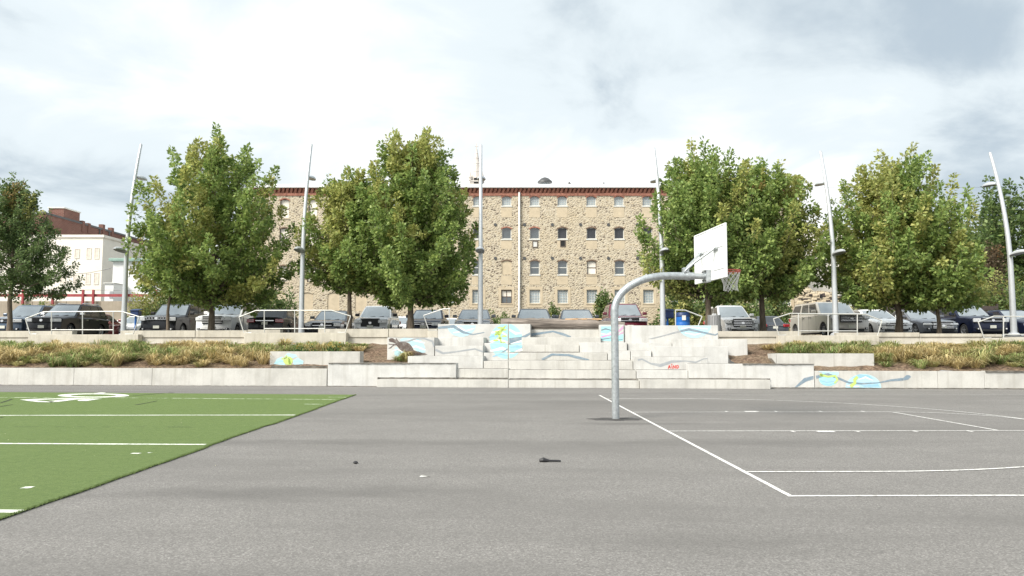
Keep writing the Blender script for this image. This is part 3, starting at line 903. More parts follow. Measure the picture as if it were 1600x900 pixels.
# striped panel beside the hoop post
r = (938.5, 974, 508.5, 534.5)
OP = T[6] + 0.20
mural(SEAT, [[Z3(1060, 200), Z3(1165, 200), Z3(1165, 355), Z3(1060, 345)], [Z3(1240, 275), Z3(1295, 285), Z3(1290, 350), Z3(1240, 352)]], 'cyan', r, OP)
mural(SEAT, ribbon([Z3(1065, 310), Z3(1170, 285)], [2.2, 1.2]) + ribbon([Z3(1240, 190), Z3(1295, 160)], [2, 3]) + ribbon([Z3(1235, 260), Z3(1300, 200)], [1.5, 2.5]) + ribbon([Z3(1235, 295), Z3(1300, 255)], [1, 1.5]), 'pink', r, OP, 2)
mural(SEAT, ribbon([Z3(1062, 240), Z3(1110, 225), Z3(1165, 240)], [1.5, 2, 1]) + ribbon([Z3(1062, 335), Z3(1165, 320)], [1.5, 1]) + ribbon([Z3(1180, 350), Z3(1285, 335)], [0.7, 1]), 'slate', r, OP, 3)
mural(SEAT, ribbon([Z3(1062, 275), Z3(1120, 285), Z3(1165, 265)], [1.6, 1.2, 1.6]), 'white', r, OP, 1)
# bowl and ribbon, upper east block
r = (976, 1121.5, 509, 529.6)
mural(SEAT, [ell(1085, 507.5, 26, 20.5, 0, 180)], 'sky', r, OT6)
mural(SEAT, ribbon([(1064, 513), (1082, 511.5), (1106, 514)], [0.8, 1.4, 0.8]) + ribbon([(1070, 520), (1086, 523), (1100, 519)], [0.8, 1.4, 0.8]), 'white', r, OT6, 1)
mural(SEAT, ribbon([Z4(115, 341), Z4(290, 349), Z4(480, 305), Z4(600, 272), Z4(690, 250)], [0.9, 0.9, 1.1, 1.5, 2.0]), 'grey', r, OT6, 2)
mural(SEAT, ribbon([Z4(690, 250), Z4(775, 230), Z4(900, 258), Z4(1050, 289), Z4(1080, 272)], [2.2, 3.0, 2.4, 1.4, 1.0]), 'slate', r, OT6, 3)
# ribbon and red scrawl
r = (990.5, 1105.5, 558.5, 577.4)
mural(SEAT, ribbon([Z4(244, 550), Z4(288, 541), Z4(380, 588), Z4(480, 607), Z4(600, 566), Z4(740, 560), Z4(850, 574), Z4(930, 537), Z4(976, 535)], [1.8, 1.6, 1.8, 3.6, 3.0, 1.2, 1.8, 1.0, 0.9]), 'grey', r, T[3] - 0.05)
GR = [[(560, 642), (572, 602), (583, 640)], [(564, 626), (584, 622)], [(597, 604), (600, 640)], [(611, 642), (614, 604), (634, 640), (636, 604)], [(648, 606), (650, 640), (668, 626), (664, 608), (648, 606)], [(588, 596), (604, 592)]]
mural(SEAT, [q for st in GR for q in ribbon([Z4(*p) for p in st], [0.95] * len(st))], 'red', r, T[3] - 0.05, 2, name='graffiti')

# ------------------------------------------------------------------ front planter walls
def wall_thing(name, label, px, off):
    return thing(name, label, 'wall', WL(WP(px, 600, off)[0], off, 0))
PW = wall_thing('planter_wall', 'long low white concrete wall along the turf, under the grassy slope', 260, 0)
s_out = -46
zt = WP(250, 575.3, 0)[1]
joints = [s_out, WP(-420, 575, 0)[0], WP(-110, 575, 0)[0], WP(116, 575, 0)[0], WP(238, 575, 0)[0], WP(511, 575, 0)[0]]
for a, b in zip(joints[:-1], joints[1:]):
    m = MB(); wbox(m, a + 0.004, b - 0.004, 0.0, 0.36, 0, zt)
    m.build('wall_panel', MAT['concrete'], PW, bevel=0.012)
PW2 = wall_thing('planter_wall', 'raised concrete wall with dark top edge at the seating’s end by the turf'.replace('’', "'"), 560, 0)
wall_block(PW2, 512, 713, 567.3, -0.01, 0.55, 'concrete_b', 'wall_panel')
PW3 = wall_thing('planter_wall', 'raised concrete wall with patched face between seating and eel mural', 1150, 0)
wall_block(PW3, 1075.5, 1272, 568.6, -0.02, 0.55, 'concrete_b', 'wall_panel')
PW4 = wall_thing('planter_wall', 'low white concrete wall with blue discs and slate eel mural by the court', 1400, 0)
zt4 = WP(1400, 579.6, 0)[1]
js = [WP(1272.5, 580, 0)[0], WP(1465, 580, 0)[0], WP(1538, 580, 0)[0], WP(1760, 580, 0)[0], 46]
for i, (a, b) in enumerate(zip(js[:-1], js[1:])):
    m = MB(); wbox(m, a + 0.004, b - 0.004, 0.0, 0.36, 0, zt4 + (0.0 if i < 2 else 0.012))
    m.build('wall_panel', MAT['concrete'], PW4, bevel=0.012)
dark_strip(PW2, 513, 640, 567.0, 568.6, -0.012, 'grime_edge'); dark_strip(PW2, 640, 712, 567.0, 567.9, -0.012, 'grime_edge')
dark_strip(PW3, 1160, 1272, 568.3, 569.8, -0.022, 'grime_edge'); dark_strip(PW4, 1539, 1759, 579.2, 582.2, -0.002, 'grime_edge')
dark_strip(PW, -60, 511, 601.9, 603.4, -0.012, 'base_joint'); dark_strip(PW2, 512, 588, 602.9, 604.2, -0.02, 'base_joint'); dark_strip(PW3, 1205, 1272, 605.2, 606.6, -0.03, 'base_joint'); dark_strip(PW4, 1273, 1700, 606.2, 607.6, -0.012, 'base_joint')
r1 = (1205, 1271, 569, 605); r2 = (1273.5, 1464, 580.2, 606.5)
mural(PW3, ribbon([Z5(384, 650), Z5(480, 575), Z5(580, 548)], [1.5, 4.8, 3.6]), 'slate', r1, -0.02)
mural(PW4, ribbon([Z5(585, 550), Z5(700, 522), Z5(800, 560), Z5(900, 603), Z5(1020, 612), Z5(1180, 604), Z5(1300, 580), Z5(1420, 570)], [3.4, 3, 2.4, 2.2, 2.2, 1.2, 2.2, 3.4]) + [[Z5(1400, 578), Z5(1430, 550), Z5(1455, 530), Z5(1482, 530), Z5(1498, 546), Z5(1470, 572), Z5(1430, 580)]], 'slate', r2, 0.0, 2)
mural(PW4, [ell(*Z5(705, 566), 15, 11.2)], 'cyan', r2, 0.0)
mural(PW4, [[Z5(600, 494), Z5(800, 500), Z5(806, 528), Z5(700, 520)]], 'sky', r2, 0.0, 1)
mural(PW4, ribbon([Z5(620, 580), Z5(690, 600), Z5(780, 585)], [1, 2.4, 1]) + ribbon([Z5(640, 615), Z5(710, 625), Z5(770, 605)], [0.7, 1.6, 0.7]), 'blue', r2, 0.0, 1)
mural(PW4, [ell(*Z5(1040, 652), 28, 21.5)], 'sky', r2, 0.0)
mural(PW4, [[Z5(930, 555), Z5(1000, 522), Z5(1090, 530), Z5(1150, 570), Z5(1040, 560)], [Z5(1010, 625), Z5(1180, 615), Z5(1200, 640), Z5(1050, 645)]], 'blue', r2, 0.0, 1)
mural(PW4, ribbon([Z5(990, 575), Z5(1060, 550), Z5(1130, 580)], [0.8, 2.0, 0.8]) + ribbon([Z5(880, 632), Z5(1000, 640)], [1, 1.4]), 'white', r2, 0.0, 3)
mural(PW4, [ell(*Z5(632 + 3 * k * k, 528 + 2 * k), 2.2, 2.2, n=10) for k in range(3)] + ribbon([Z5(620, 525), Z5(700, 545), Z5(770, 535), Z5(790, 575), Z5(760, 608)], [2.6, 2.2, 2.0, 2.4, 1.8]) + ribbon([Z5(985, 545), Z5(955, 575), Z5(960, 605), Z5(915, 640)], [3.2, 3.8, 3.0, 4.5]), 'lime', r2, 0.0, 4)
# free-standing low walls set into the slopes
LWL = wall_thing('planter_wall', 'short low concrete wall with blue and lime flower mural, set in the grass', 490, 0.75)
wall_block(LWL, 421.5, 563, 549.2, 0.75, 1.25, 'concrete', 'wall_panel', z0=0.45)
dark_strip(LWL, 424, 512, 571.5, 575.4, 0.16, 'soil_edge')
r = (422.5, 562, 549.6, 573)
mural(LWL, [[Z1(175, 640), Z1(210, 585), Z1(260, 560), Z1(300, 600), Z1(290, 645)], [Z1(285, 555), Z1(320, 525), Z1(400, 540), Z1(418, 562), Z1(350, 580)], [Z1(370, 600), Z1(420, 572), Z1(478, 605), Z1(470, 645), Z1(380, 650)]], 'sky', r, 0.75)
mural(LWL, ribbon([Z1(190, 625), Z1(250, 605), Z1(300, 615)], [0.8, 1.6, 0.8]) + ribbon([Z1(385, 610), Z1(430, 605), Z1(470, 620)], [0.8, 1.4, 0.8]), 'cyan', r, 0.75, 1)
mural(LWL, [ell(*Z1(322, 600), 7.5, 6.5)] + ribbon([Z1(255, 585), Z1(300, 575), Z1(310, 545)], [1.5, 2.5, 1.5]) + ribbon([Z1(330, 570), Z1(345, 650)], [1.5, 3.5]), 'lime', r, 0.75, 2)
LWR = wall_thing('planter_wall', 'short plain cream concrete wall lying on the slope above the eel mural', 1290, 0.7)
o_ = wall_block(LWR, 1213, 1366, 552.4, 0.7, 1.25, 'concrete', 'wall_panel', z0=0.45)
m = MB()
pts = [WP(1205, 553, 0.7), WP(1213, 552.4, 0.7), WP(1213, 569, 0.7), WP(1206, 560, 0.7)]
m.add([WL(s, 0.702, z) for s, z in pts] + [WL(s, 1.2, z) for s, z in pts], [(0, 3, 2, 1), (4, 5, 6, 7), (0, 1, 5, 4), (0, 4, 7, 3), (3, 7, 6, 2)])
m.build('wall_end', MAT['concrete'], LWR)

# ------------------------------------------------------------------ upper parapet walls
POFF = 5.2
def parapet(label, segs, lips, px):
    t = thing('parapet_wall', label, 'wall', WL(WP(px, 520, POFF)[0], POFF, 1.3))
    for x0, x1, yt, back in segs:
        yb = yt + 11.0
        s0 = WP(x0, yt, POFF)[0]; s1 = WP(x1, yt, POFF)[0]; z1 = WP((x0 + x1) / 2, yt, POFF)[1]
        m = MB(); wbox(m, s0 + 0.004, s1 - 0.004, POFF, POFF + 0.34, LOT_Z - 0.06, z1)
        m.build('coping_block', MAT['concrete_old'], t, bevel=0.012)
    for x0, x1, yt in lips:
        s0 = WP(x0, yt, POFF)[0]; s1 = WP(x1, yt, POFF)[0]
        m = MB(); wbox(m, s0, s1, POFF + 0.04, POFF + 0.32, 1.2, LOT_Z - 0.06)
        m.build('wall_base', MAT['concrete_old'], t, bevel=0.008)
    return t
def bay(t, x0, x1, yt, off=4.86):
    s0 = WP(x0, yt, off)[0]; s1 = WP(x1, yt, off)[0]; z1 = WP((x0 + x1) / 2, yt, off)[1]
    m = MB(); wbox(m, s0, s1, off, POFF - 0.01, 1.2, z1)
    m.build('bay_block', MAT['concrete_old'], t, bevel=0.02)
P1 = parapet('weathered concrete parapet left of the tiers, below the dark and white parked cars', [(-700, -60, 517.2, 0), (-60, 46, 517.2, 0), (46.5, 113, 517.2, 0), (188, 305, 516.4, 0), (305.5, 386, 516.2, 0), (386.5, 438, 515.0, 0), (497, 607, 513.8, 0), (607.5, 683, 513.6, 0)], [(-700, 300, 527), (300.5, 683, 525)], 300)
bay(P1, 44, 216, 522.5); bay(P1, 381, 541, 519.8); bay(P1, 668, 684, 516.5)
P2 = parapet('weathered concrete parapet right of the tiers, below the silver and white parked cars', [(1122.5, 1252, 517.4, 0), (1307, 1437, 519.6, 0), (1437.5, 1535, 521.2, 0), (1535.5, 1566, 522.2, 0), (1640, 2300, 523.0, 0)], [(1122.5, 1437, 530), (1437.5, 2300, 532)], 1400)
bay(P2, 1216, 1374, 524.0); bay(P2, 1540, 1760, 528.0)
# ------------------------------------------------------------------ basketball hoop
HOOP_A = R(5.2)
AX = Vector((math.cos(HOOP_A), math.sin(HOOP_A), 0))      # along the arm, towards the court
AY = Vector((-math.sin(HOOP_A), math.cos(HOOP_A), 0))
def HP(a, b, z):
    p = HB + AX * a + AY * b
    return Vector((p.x, p.y, z))
hoop = thing('basketball_hoop', 'galvanised gooseneck basketball hoop with white backboard, seen from behind', 'basketball hoop', (HB.x, HB.y, 0))
AZ = 2.90
pts = [HP(0, 0, z) for z in (0, 0.7, 1.4, 2.0, 2.18)]
for i in range(1, 15):
    t = math.pi / 2 * i / 14
    pts.append(HP(1.12 * (1 - math.cos(t)), 0, 2.18 + (AZ - 2.18) * math.sin(t)))
pts += [HP(1.40, 0, AZ), HP(1.66, 0, AZ)]
MB().tube(pts, 0.076, 20).build('post', MAT['galv'], hoop, smooth=True)
MB().tube([HP(1.56, 0, AZ), HP(1.90, 0, AZ - 0.005)], 0.062, 16).build('arm_sleeve', MAT['galv'], hoop, smooth=True)
m = MB(); m.tube([HP(1.52, 0, AZ), HP(1.58, 0, AZ)], 0.092, 16); m.box(-0.02, 0.02, -0.02, 0.02, -0.02, 0.02)
m = MB(); m.tube([HP(1.50, 0, AZ), HP(1.58, 0, AZ)], 0.090, 18)
m.build('clamp', MAT['galv'], hoop, smooth=True)
BD = 1.99                                                   # backboard plane
def hbox(m, a0, a1, b0, b1, z0, z1):
    vs = [HP(a, b, z) for z in (z0, z1) for b in (b0, b1) for a in (a0, a1)]
    m.add(vs, [(0, 2, 3, 1), (4, 5, 7, 6), (0, 1, 5, 4), (2, 6, 7, 3), (0, 4, 6, 2), (1, 3, 7, 5)])
m = MB(); hbox(m, BD, BD + 0.045, -0.915, 0.915, 2.80, 3.87)
bb = m.build('backboard', MAT['board'], hoop, bevel=0.012)
for b0, b1, z in ((-0.86, -0.22, 3.83), (0.1, 0.86, 3.83), (-0.80, -0.42, 3.42), (0.06, 0.60, 3.42), (-0.86, -0.20, 2.98)):
    m = MB(); hbox(m, BD - 0.004, BD - 0.001, b0, b1, z, z + 0.012); m.build('panel_seam', MAT['board_seam'], bb)
m = MB(); hbox(m, BD - 0.10, BD - 0.002, -0.12, 0.12, AZ - 0.13, AZ + 0.13)
m.build('mounting_bracket', MAT['galv'], hoop, bevel=0.01)
for b in (-0.42, 0.42):
    m = MB(); m.tube([HP(1.46, b * 0.12, AZ + 0.09), HP(1.62, b * 0.35, AZ + 0.25), HP(BD - 0.03, b, 3.42)], 0.022, 8)
    m.build('brace', MAT['galv'], hoop, smooth=True)
    m = MB(); hbox(m, BD - 0.05, BD - 0.002, b - 0.13, b + 0.13, 3.395, 3.435); m.build('brace_bracket', MAT['galv'], hoop, bevel=0.006)
m = MB(); hbox(m, 1.43, 1.55, -0.07, 0.07, AZ + 0.06, AZ + 0.17); m.build('brace_clamp', MAT['galv'], hoop, bevel=0.015)
for b in (-0.08, 0.08):
    for z in (AZ - 0.09, AZ + 0.09):
        MB().tube([HP(BD - 0.125, b, z), HP(BD - 0.09, b, z)], 0.016, 6).build('bolt', MAT['bolt'], hoop)
RC, RR, RZ = BD + 0.045 + 0.15 + 0.229, 0.229, 3.02
ring = [HP(RC + RR * math.cos(t), RR * math.sin(t), RZ) for t in [2 * math.pi * i / 36 for i in range(37)]]
rim = MB().tube(ring, 0.012, 8, cap=False); 
rim.tube([HP(RC + (RR - 0.006) * math.cos(t), (RR - 0.006) * math.sin(t), RZ - 0.035) for t in [2 * math.pi * i / 36 for i in range(37)]], 0.009, 6, cap=False)
rim_o = rim.build('rim', MAT['rim'], hoop, smooth=True)
m = MB(); hbox(m, BD + 0.046, BD + 0.06, -0.09, 0.09, RZ - 0.16, RZ + 0.03)
hbox(m, BD + 0.06, BD + 0.21, -0.10, -0.07, RZ - 0.05, RZ + 0.005); hbox(m, BD + 0.06, BD + 0.21, 0.07, 0.10, RZ - 0.05, RZ + 0.005)
m.build('rim_plate', MAT['rim'], rim_o)
net = MB()
NS, NR = 12, 6
def netp(k, r):
    t = r / NR
    rad = 0.222 - 0.085 * min(1, t * 1.5) + (0.012 if t > 0.85 else 0)
    a = 2 * math.pi * (k + 0.5 * r) / NS
    sag = 0.012 * math.sin(3 * a)
    return HP(RC + rad * math.cos(a) + 0.03 * t, rad * math.sin(a), RZ - 0.02 - 0.40 * t + sag * t)
for r in range(NR):
    for k in range(NS):
        net.tube([netp(k, r), netp(k, r + 1)], 0.0048, 4, cap=False)
        net.tube([netp(k, r), netp(k - 1, r + 1)], 0.0048, 4, cap=False)
net.build('net', MAT['net'], hoop)
MB().lathe([(0.16, 0.0), (0.16, 0.008), (0.10, 0.012)], 20, HB).build('base_collar', MAT['tar'], hoop)

# ------------------------------------------------------------------ lamp posts
def lamp_post(px_base, px_top, py_top, label, off=6.1):
    s, _ = WP(px_base, 515, off)
    b = WL(s, off, LOT_Z)
    top = U(px_top, py_top, b.y + 1.0)
    zt = top.z
    H = zt - LOT_Z
    t = thing('lamp_post', label, 'lamp post', b, group='curved grey lamp posts')
    # top leans away from the camera; sideways drift only as the photo shows
    def cur(u):
        k = max(0.0, (u - 0.34) / 0.66) ** 1.9
        return b + Vector(((top.x - b.x) * k, 1.0 * k, H * u))
    us = [i / 22 for i in range(23)]
    MB().tube([cur(u) for u in us], [0.125 - 0.065 * u for u in us], 14).build('pole', MAT['lamp_steel'], t, smooth=True)
    m = MB(); m.lathe([(0.23, 0.0), (0.23, 0.05), (0.16, 0.12)], 16, b); m.build('base_flange', MAT['lamp_steel'], t, smooth=True)
    MB().tube([cur(1.0), cur(1.0) + Vector((0, 0.01, 0.03))], 0.03, 8).build('top_cap', MAT['bolt'], t)
    for u, sg, ln in ((0.815, 1, 0.95), (0.415, -1, 0.95)):
        p = cur(u)
        # bowl-shaped head: rounded top shell, flat lens below
        n, rows = 14, 6
        vs, fs = [], []
        for i in range(rows + 1):
            f = i / rows
            w = 0.20 * math.sin(math.pi * min(1, 0.10 + f * 0.86)) ** 0.6
            for k in range(n + 1):
                a = math.pi * k / n
                vs.append(p + Vector((w * math.cos(a), sg * (0.10 + ln * f), 0.02 + 0.10 * f - 0.03 * f * f + 0.15 * math.sin(a) * math.sin(math.pi * (0.08 + 0.84 * f)) ** 0.7)))
        for i in range(rows):
            for k in range(n):
                q = i * (n + 1) + k
                fs.append((q, q + 1, q + n + 2, q + n + 1))
        fs.append(tuple(range(n, -1, -1))); fs.append(tuple(rows * (n + 1) + k for k in range(n + 1)))
        head = MB().add(vs, fs).build('luminaire', MAT['lamp_steel'], t, smooth=True)
        lens = []
        for sd in (0, n):
            col = [vs[i * (n + 1) + sd] for i in range(rows + 1)]
            lens += col if sd == 0 else col[::-1]
        lo = [v + Vector((0, 0, -0.018)) for v in lens]
        k = len(lens)
        MB().add(lens + lo, [tuple(k + i for i in range(k))] + [(i, (i + 1) % k, k + (i + 1) % k, k + i) for i in range(k)]).build('lens', MAT['lamp_under'], head)
        MB().tube([p, p + Vector((0, sg * 0.14, 0.03))], 0.045, 8).build('bracket', MAT['lamp_steel'], t, smooth=True)
    return t
lamp_post(193, 220.5, 226, 'curved lamp post beside the black chrome-trimmed car, nearest the pale building')
lamp_post(470.5, 486.5, 226, 'curved lamp post between the black sedan and the dark older sedan')
lamp_post(750.5, 751.5, 227, 'lamp post lined up with the church steeple behind the mill')
lamp_post(1036, 1021.5, 231, 'lamp post behind the backboard, next to the navy box')
lamp_post(1306, 1282, 237, 'curved lamp post in front of the long silver-beige van-like car')
lamp_post(1584, 1547, 239, 'rightmost curved lamp post, in front of the far dark green trees')

# ------------------------------------------------------------------ hand rails on the overlooks
def handrail(label, ends, top, posts, ybot, yfoot, feet, off=4.95):
    pm = 0.5 * (top[0][0] + top[-1][0])
    s, z = WP(pm, yfoot, off)
    t = thing('handrail', label, 'handrail', WL(s, off, z), group='pale steel handrails on the upper wall')
    def Q(x, y):
        a, b = WP(x, y, off)
        return WL(a, off, b)
    MB().tube([Q(*p) for p in top], 0.024, 8).build('top_rail', MAT['rail'], t, smooth=True)
    if posts and ybot:
        MB().tube([Q(posts[0], ybot), Q(posts[-1], ybot)], 0.021, 8).build('bottom_rail', MAT['rail'], t, smooth=True)
    def ytop(x):
        for a, b in zip(top[:-1], top[1:]):
            if a[0] <= x <= b[0]:
                return a[1] + (b[1] - a[1]) * (x - a[0]) / (b[0] - a[0])
        return top[0][1]
    for x in posts:
        MB().tube([Q(x, yfoot), Q(x, ytop(x))], 0.022, 8).build('post', MAT['rail'], t, smooth=True)
    for pth in feet:
        MB().tube([Q(*p) for p in pth], 0.022, 8).build('end_post', MAT['rail'], t, smooth=True)
handrail('pale steel handrail in front of the black chrome-trimmed car', None, [(39.6, 498), (68, 487.2), (190, 486.6), (218, 495)], [80.5, 129, 177], 515.4, 522.3, [[(39.6, 498), (47, 522), (57, 522)], [(218, 495), (208, 522), (196, 522)]])
handrail('pale steel handrail in front of the black sedan showing its tail lights', None, [(373.6, 495.5), (400, 485.2), (518, 485), (548, 494)], [413, 460.5, 507.5], 513.4, 519.6, [[(373.6, 495.5), (381, 520), (393, 520)], [(548, 494), (539.5, 519.3), (528, 519.3)]])
handrail('short pale handrail ending against the tall white mural block', None, [(662, 493), (692, 483), (703.5, 482.2)], [702], None, 506.6, [[(662, 493), (670, 516), (683, 516)]])
handrail('short pale handrail framing the blue barrel', None, [(1055, 484.4), (1070, 484.6), (1097, 494.6)], [1055.6], None, 509, [[(1097, 494.6), (1091, 509), (1085, 509)]])
handrail('pale steel handrail in front of the long silver-beige car', None, [(1208.5, 498.2), (1234, 489.8), (1352, 491), (1378, 501)], [1247.6, 1294, 1339.6], 517.2, 524, [[(1208.5, 498.2), (1217, 523.6), (1228, 523.6)], [(1378, 501), (1371, 525), (1361, 525)]])
handrail('pale steel handrail cut by the right picture edge, before the navy car', None, [(1528.6, 503.2), (1553, 494.2), (1690, 495.5), (1720, 505)], [1568, 1618, 1668], 522.6, 528, [[(1528.6, 503.2), (1537.5, 528), (1549, 528)], [(1720, 505), (1712, 529), (1700, 529)]])
# ------------------------------------------------------------------ the stone mill
YM = 65.0
MAT['dark_arch'] = M('soot_dark_brick', (0.20, 0.14, 0.10), 0.95, var=0.3)
def MX(px, py=400): return U(px, py, YM).x
def MZ(py): return U(800, py, YM).z
mill = thing('stone_mill', 'long four-storey tan rubble-stone mill with red brick cornice and white roof edge', 'building', (MX(800), YM, LOT_Z))
X0m, X1m = MX(392), MX(1247)
Z0m, Z1m = LOT_Z, MZ(302)
DEP = 0.24
opens = []   # x0, x1, z0, z1, type
rowsy = [(306.5, 321.5), (355.5, 373.3), (407.0, 429.0), (453.0, 474.0)]
cols = [530, 572.5, 615, 658.5, 702, 746.5, 791.5, 835.6, 879, 924.5, 968, 1012.5, 1056.5, 1100.5, 1144.5, 1188.5]
hw = 0.42
def add_open(px, y0, y1, kind, h=hw):
    x = MX(px); opens.append((x - h, x + h, MZ(y1), MZ(y0), kind, px))
for c in cols:
    for r, (a, b) in enumerate(rowsy):
        if r == 3 and c < 640:
            add_open(c - 8, 457, 486, 'filled', 0.50); continue
        k = ('block', 'dark', 'sash', 'lattice')[r]
        if r == 2 and abs(c - 791.5) < 1: k = 'board_up'
        if r == 2 and abs(c - 924.5) < 1: k = 'shade'
        if r == 1 and abs(c - 791.5) < 1: k = 'grey'
        if r == 1 and abs(c - 835.6) < 1: k = 'grey'
        if r == 3 and abs(c - 791.5) < 1: k = 'brown_sash'
        add_open(c, a, b, k, 0.42 if r < 3 else 0.46)
for c in (443, 487.5):
    add_open(c, 311, 341, 'tall', 0.40); add_open(c, 356, 384, 'tall', 0.40); add_open(c, 415, 441, 'tall', 0.40)
add_open(481.0, 457, 487, 'filled', 0.5); add_open(441.0, 457, 487, 'filled', 0.5)
add_open(1226, 453, 478, 'lattice', 0.48)
xs = sorted({X0m, X1m} | {o[0] for o in opens} | {o[1] for o in opens})
zs = sorted({Z0m, Z1m} | {o[2] for o in opens} | {o[3] for o in opens})
fm = MB()
for i in range(len(xs) - 1):
    for j in range(len(zs) - 1):
        cx, cz = (xs[i] + xs[i + 1]) / 2, (zs[j] + zs[j + 1]) / 2
        if any(o[0] < cx < o[1] and o[2] < cz < o[3] for o in opens):
            continue
        fm.poly([(xs[i], YM, zs[j]), (xs[i + 1], YM, zs[j]), (xs[i + 1], YM, zs[j + 1]), (xs[i], YM, zs[j + 1])])
for x0, x1, z0, z1, k, px in opens:
    fm.poly([(x0, YM, z0), (x0, YM, z1), (x0, YM + DEP, z1), (x0, YM + DEP, z0)])
    fm.poly([(x1, YM, z0), (x1, YM + DEP, z0), (x1, YM + DEP, z1), (x1, YM, z1)])
    fm.poly([(x0, YM, z0), (x0, YM + DEP, z0), (x1, YM + DEP, z0), (x1, YM, z0)])
    fm.poly([(x0, YM, z1), (x1, YM, z1), (x1, YM + DEP, z1), (x0, YM + DEP, z1)])
YB = YM + 16
fm.poly([(X0m, YM, Z0m), (X0m, YM, Z1m), (X0m, YB, Z1m), (X0m, YB, Z0m)])
fm.poly([(X1m, YM, Z0m), (X1m, YB, Z0m), (X1m, YB, Z1m), (X1m, YM, Z1m)])
fm.poly([(X1m, YB, Z0m), (X0m, YB, Z0m), (X0m, YB, Z1m), (X1m, YB, Z1m)])
fm.build('wall', MAT['stone'], mill)
# windows: frame in the opening, panes behind it, brick arch above, sill and stucco panel below
def frame_mesh(m, x0, x1, z0, z1, w, y0, y1):
    m.box(x0, x0 + w, y0, y1, z0, z1); m.box(x1 - w, x1, y0, y1, z0, z1)
    m.box(x0 + w, x1 - w, y0, y1, z0, z0 + w); m.box(x0 + w, x1 - w, y0, y1, z1 - w, z1)
for x0, x1, z0, z1, k, px in opens:
    yf = YM + DEP * 0.55
    xm = (x0 + x1) / 2
    arch = k not in ('lattice', 'brown_sash')
    ah = 0.15 if arch else 0.0
    fm_, gl = 'white_frame', 'glass'
    if k in ('lattice',): fm_, gl = 'white_frame', 'glass_block'
    if k == 'block': gl = 'glass_block'
    if k in ('dark',): gl = 'glass_dark'
    if k in ('brown_sash', 'tall', 'shade'): fm_ = 'brown_frame'
    if k in ('filled', 'board_up'):
        p = MB().box(x0 + 0.002, x1 - 0.002, YM + 0.05, YM + DEP - 0.01, z0 + 0.002, z1 - 0.002).build('filled_opening', MAT['stucco'], mill)
    else:
        m = MB(); frame_mesh(m, x0 + 0.003, x1 - 0.003, z0 + 0.003, z1 - 0.003, 0.06, yf, yf + 0.07)
        if k in ('sash', 'shade', 'tall', 'brown_sash'):
            zm = (z0 + z1) / 2 - 0.03
            m.box(x0 + 0.06, x1 - 0.06, yf + 0.004, yf + 0.06, zm, zm + 0.06)
        if k == 'brown_sash':
            m.box(xm - 0.025, xm + 0.025, yf + 0.006, yf + 0.055, z0 + 0.06, z1 - 0.06)
        if k in ('block', 'lattice'):
            nx, nz = (4, 4) if k == 'block' else (4, 5)
            t_ = 0.018 if k == 'block' else 0.026
            for i in range(1, nx):
                x = x0 + (x1 - x0) * i / nx; m.box(x - t_ / 2, x + t_ / 2, yf + 0.012, yf + 0.03, z0 + 0.06, z1 - 0.06)
            for i in range(1, nz):
                z = z0 + (z1 - z0) * i / nz; m.box(x0 + 0.06, x1 - 0.06, yf + 0.014, yf + 0.028, z - t_ / 2, z + t_ / 2)
        w = m.build('window', MAT[fm_], mill)
        if k in ('sash', 'shade', 'tall', 'brown_sash'):
            zm = (z0 + z1) / 2
            for a, b, mt in ((z0 + 0.06, zm - 0.035, gl if k in ('sash', 'brown_sash') else 'cream_wall'), (zm + 0.035, z1 - 0.06, gl if k == 'sash' else ('cream_wall'))):
                MB().box(x0 + 0.06, x1 - 0.06, yf + 0.034, yf + 0.045, a, b).build('pane', MAT[mt], w)
        else:
            MB().box(x0 + 0.06, x1 - 0.06, yf + 0.034, yf + 0.045, z0 + 0.06, z1 - 0.06).build('pane', MAT[gl], w)
        MB().box(x0 - 0.06, x1 + 0.06, YM - 0.05, YM + 0.10, z0 - 0.10, z0 - 0.002).build('sill', MAT['white_frame' if k in ('block', 'dark', 'grey', 'sash') else 'stucco'], mill)
    if arch:
        m = MB(); n = 8
        for i in range(n):
            ta, tb = -1 + 2 * i / n, -1 + 2 * (i + 1) / n
            e = 1.16
            q = [(xm + ta * (x1 - x0) / 2 * (e if i == 0 else 1), z1 - ah * ta * ta), (xm + tb * (x1 - x0) / 2 * (e if i == n - 1 else 1), z1 - ah * tb * tb)]
            lo = [(x, YM - 0.015, z) for x, z in q]; hi = [(x, YM - 0.015, z + (0.11 if k != 'filled' else 0.15)) for x, z in q]
            bk = [(x, YM + 0.10, z) for x, z in q]
            m.add(lo + hi + bk, [(0, 1, 3, 2), (0, 4, 5, 1)])
        m.build('brick_arch', MAT['red_brick' if (740 < px < 850 or z1 > MZ(330)) and z1 > MZ(365) else 'dark_arch'] if k != 'filled' else MAT['stone'], mill)
    if k in ('block', 'dark', 'grey', 'sash', 'shade', 'board_up') :
        py_ = {True: 0}.get(False, 0)
        dz = 0.92 if k == 'block' else 0.78
        if abs(px - 835.6) < 1 and k == 'grey': dz = 0.0
        if dz:
            MB().box(x0 - 0.04, x1 + 0.04, YM - 0.012, YM + 0.02, z0 - 0.10 - dz, z0 - 0.105).build('stucco_panel', MAT['stucco'], mill)
    if k in ('lattice', 'brown_sash'):
        m = MB(); frame_mesh(m, x0 - 0.22, x1 + 0.22, z0 - 0.36, z1 + 0.24, 0.215, YM - 0.02, YM + 0.02); m.build('stucco_surround', MAT['stucco'], mill)
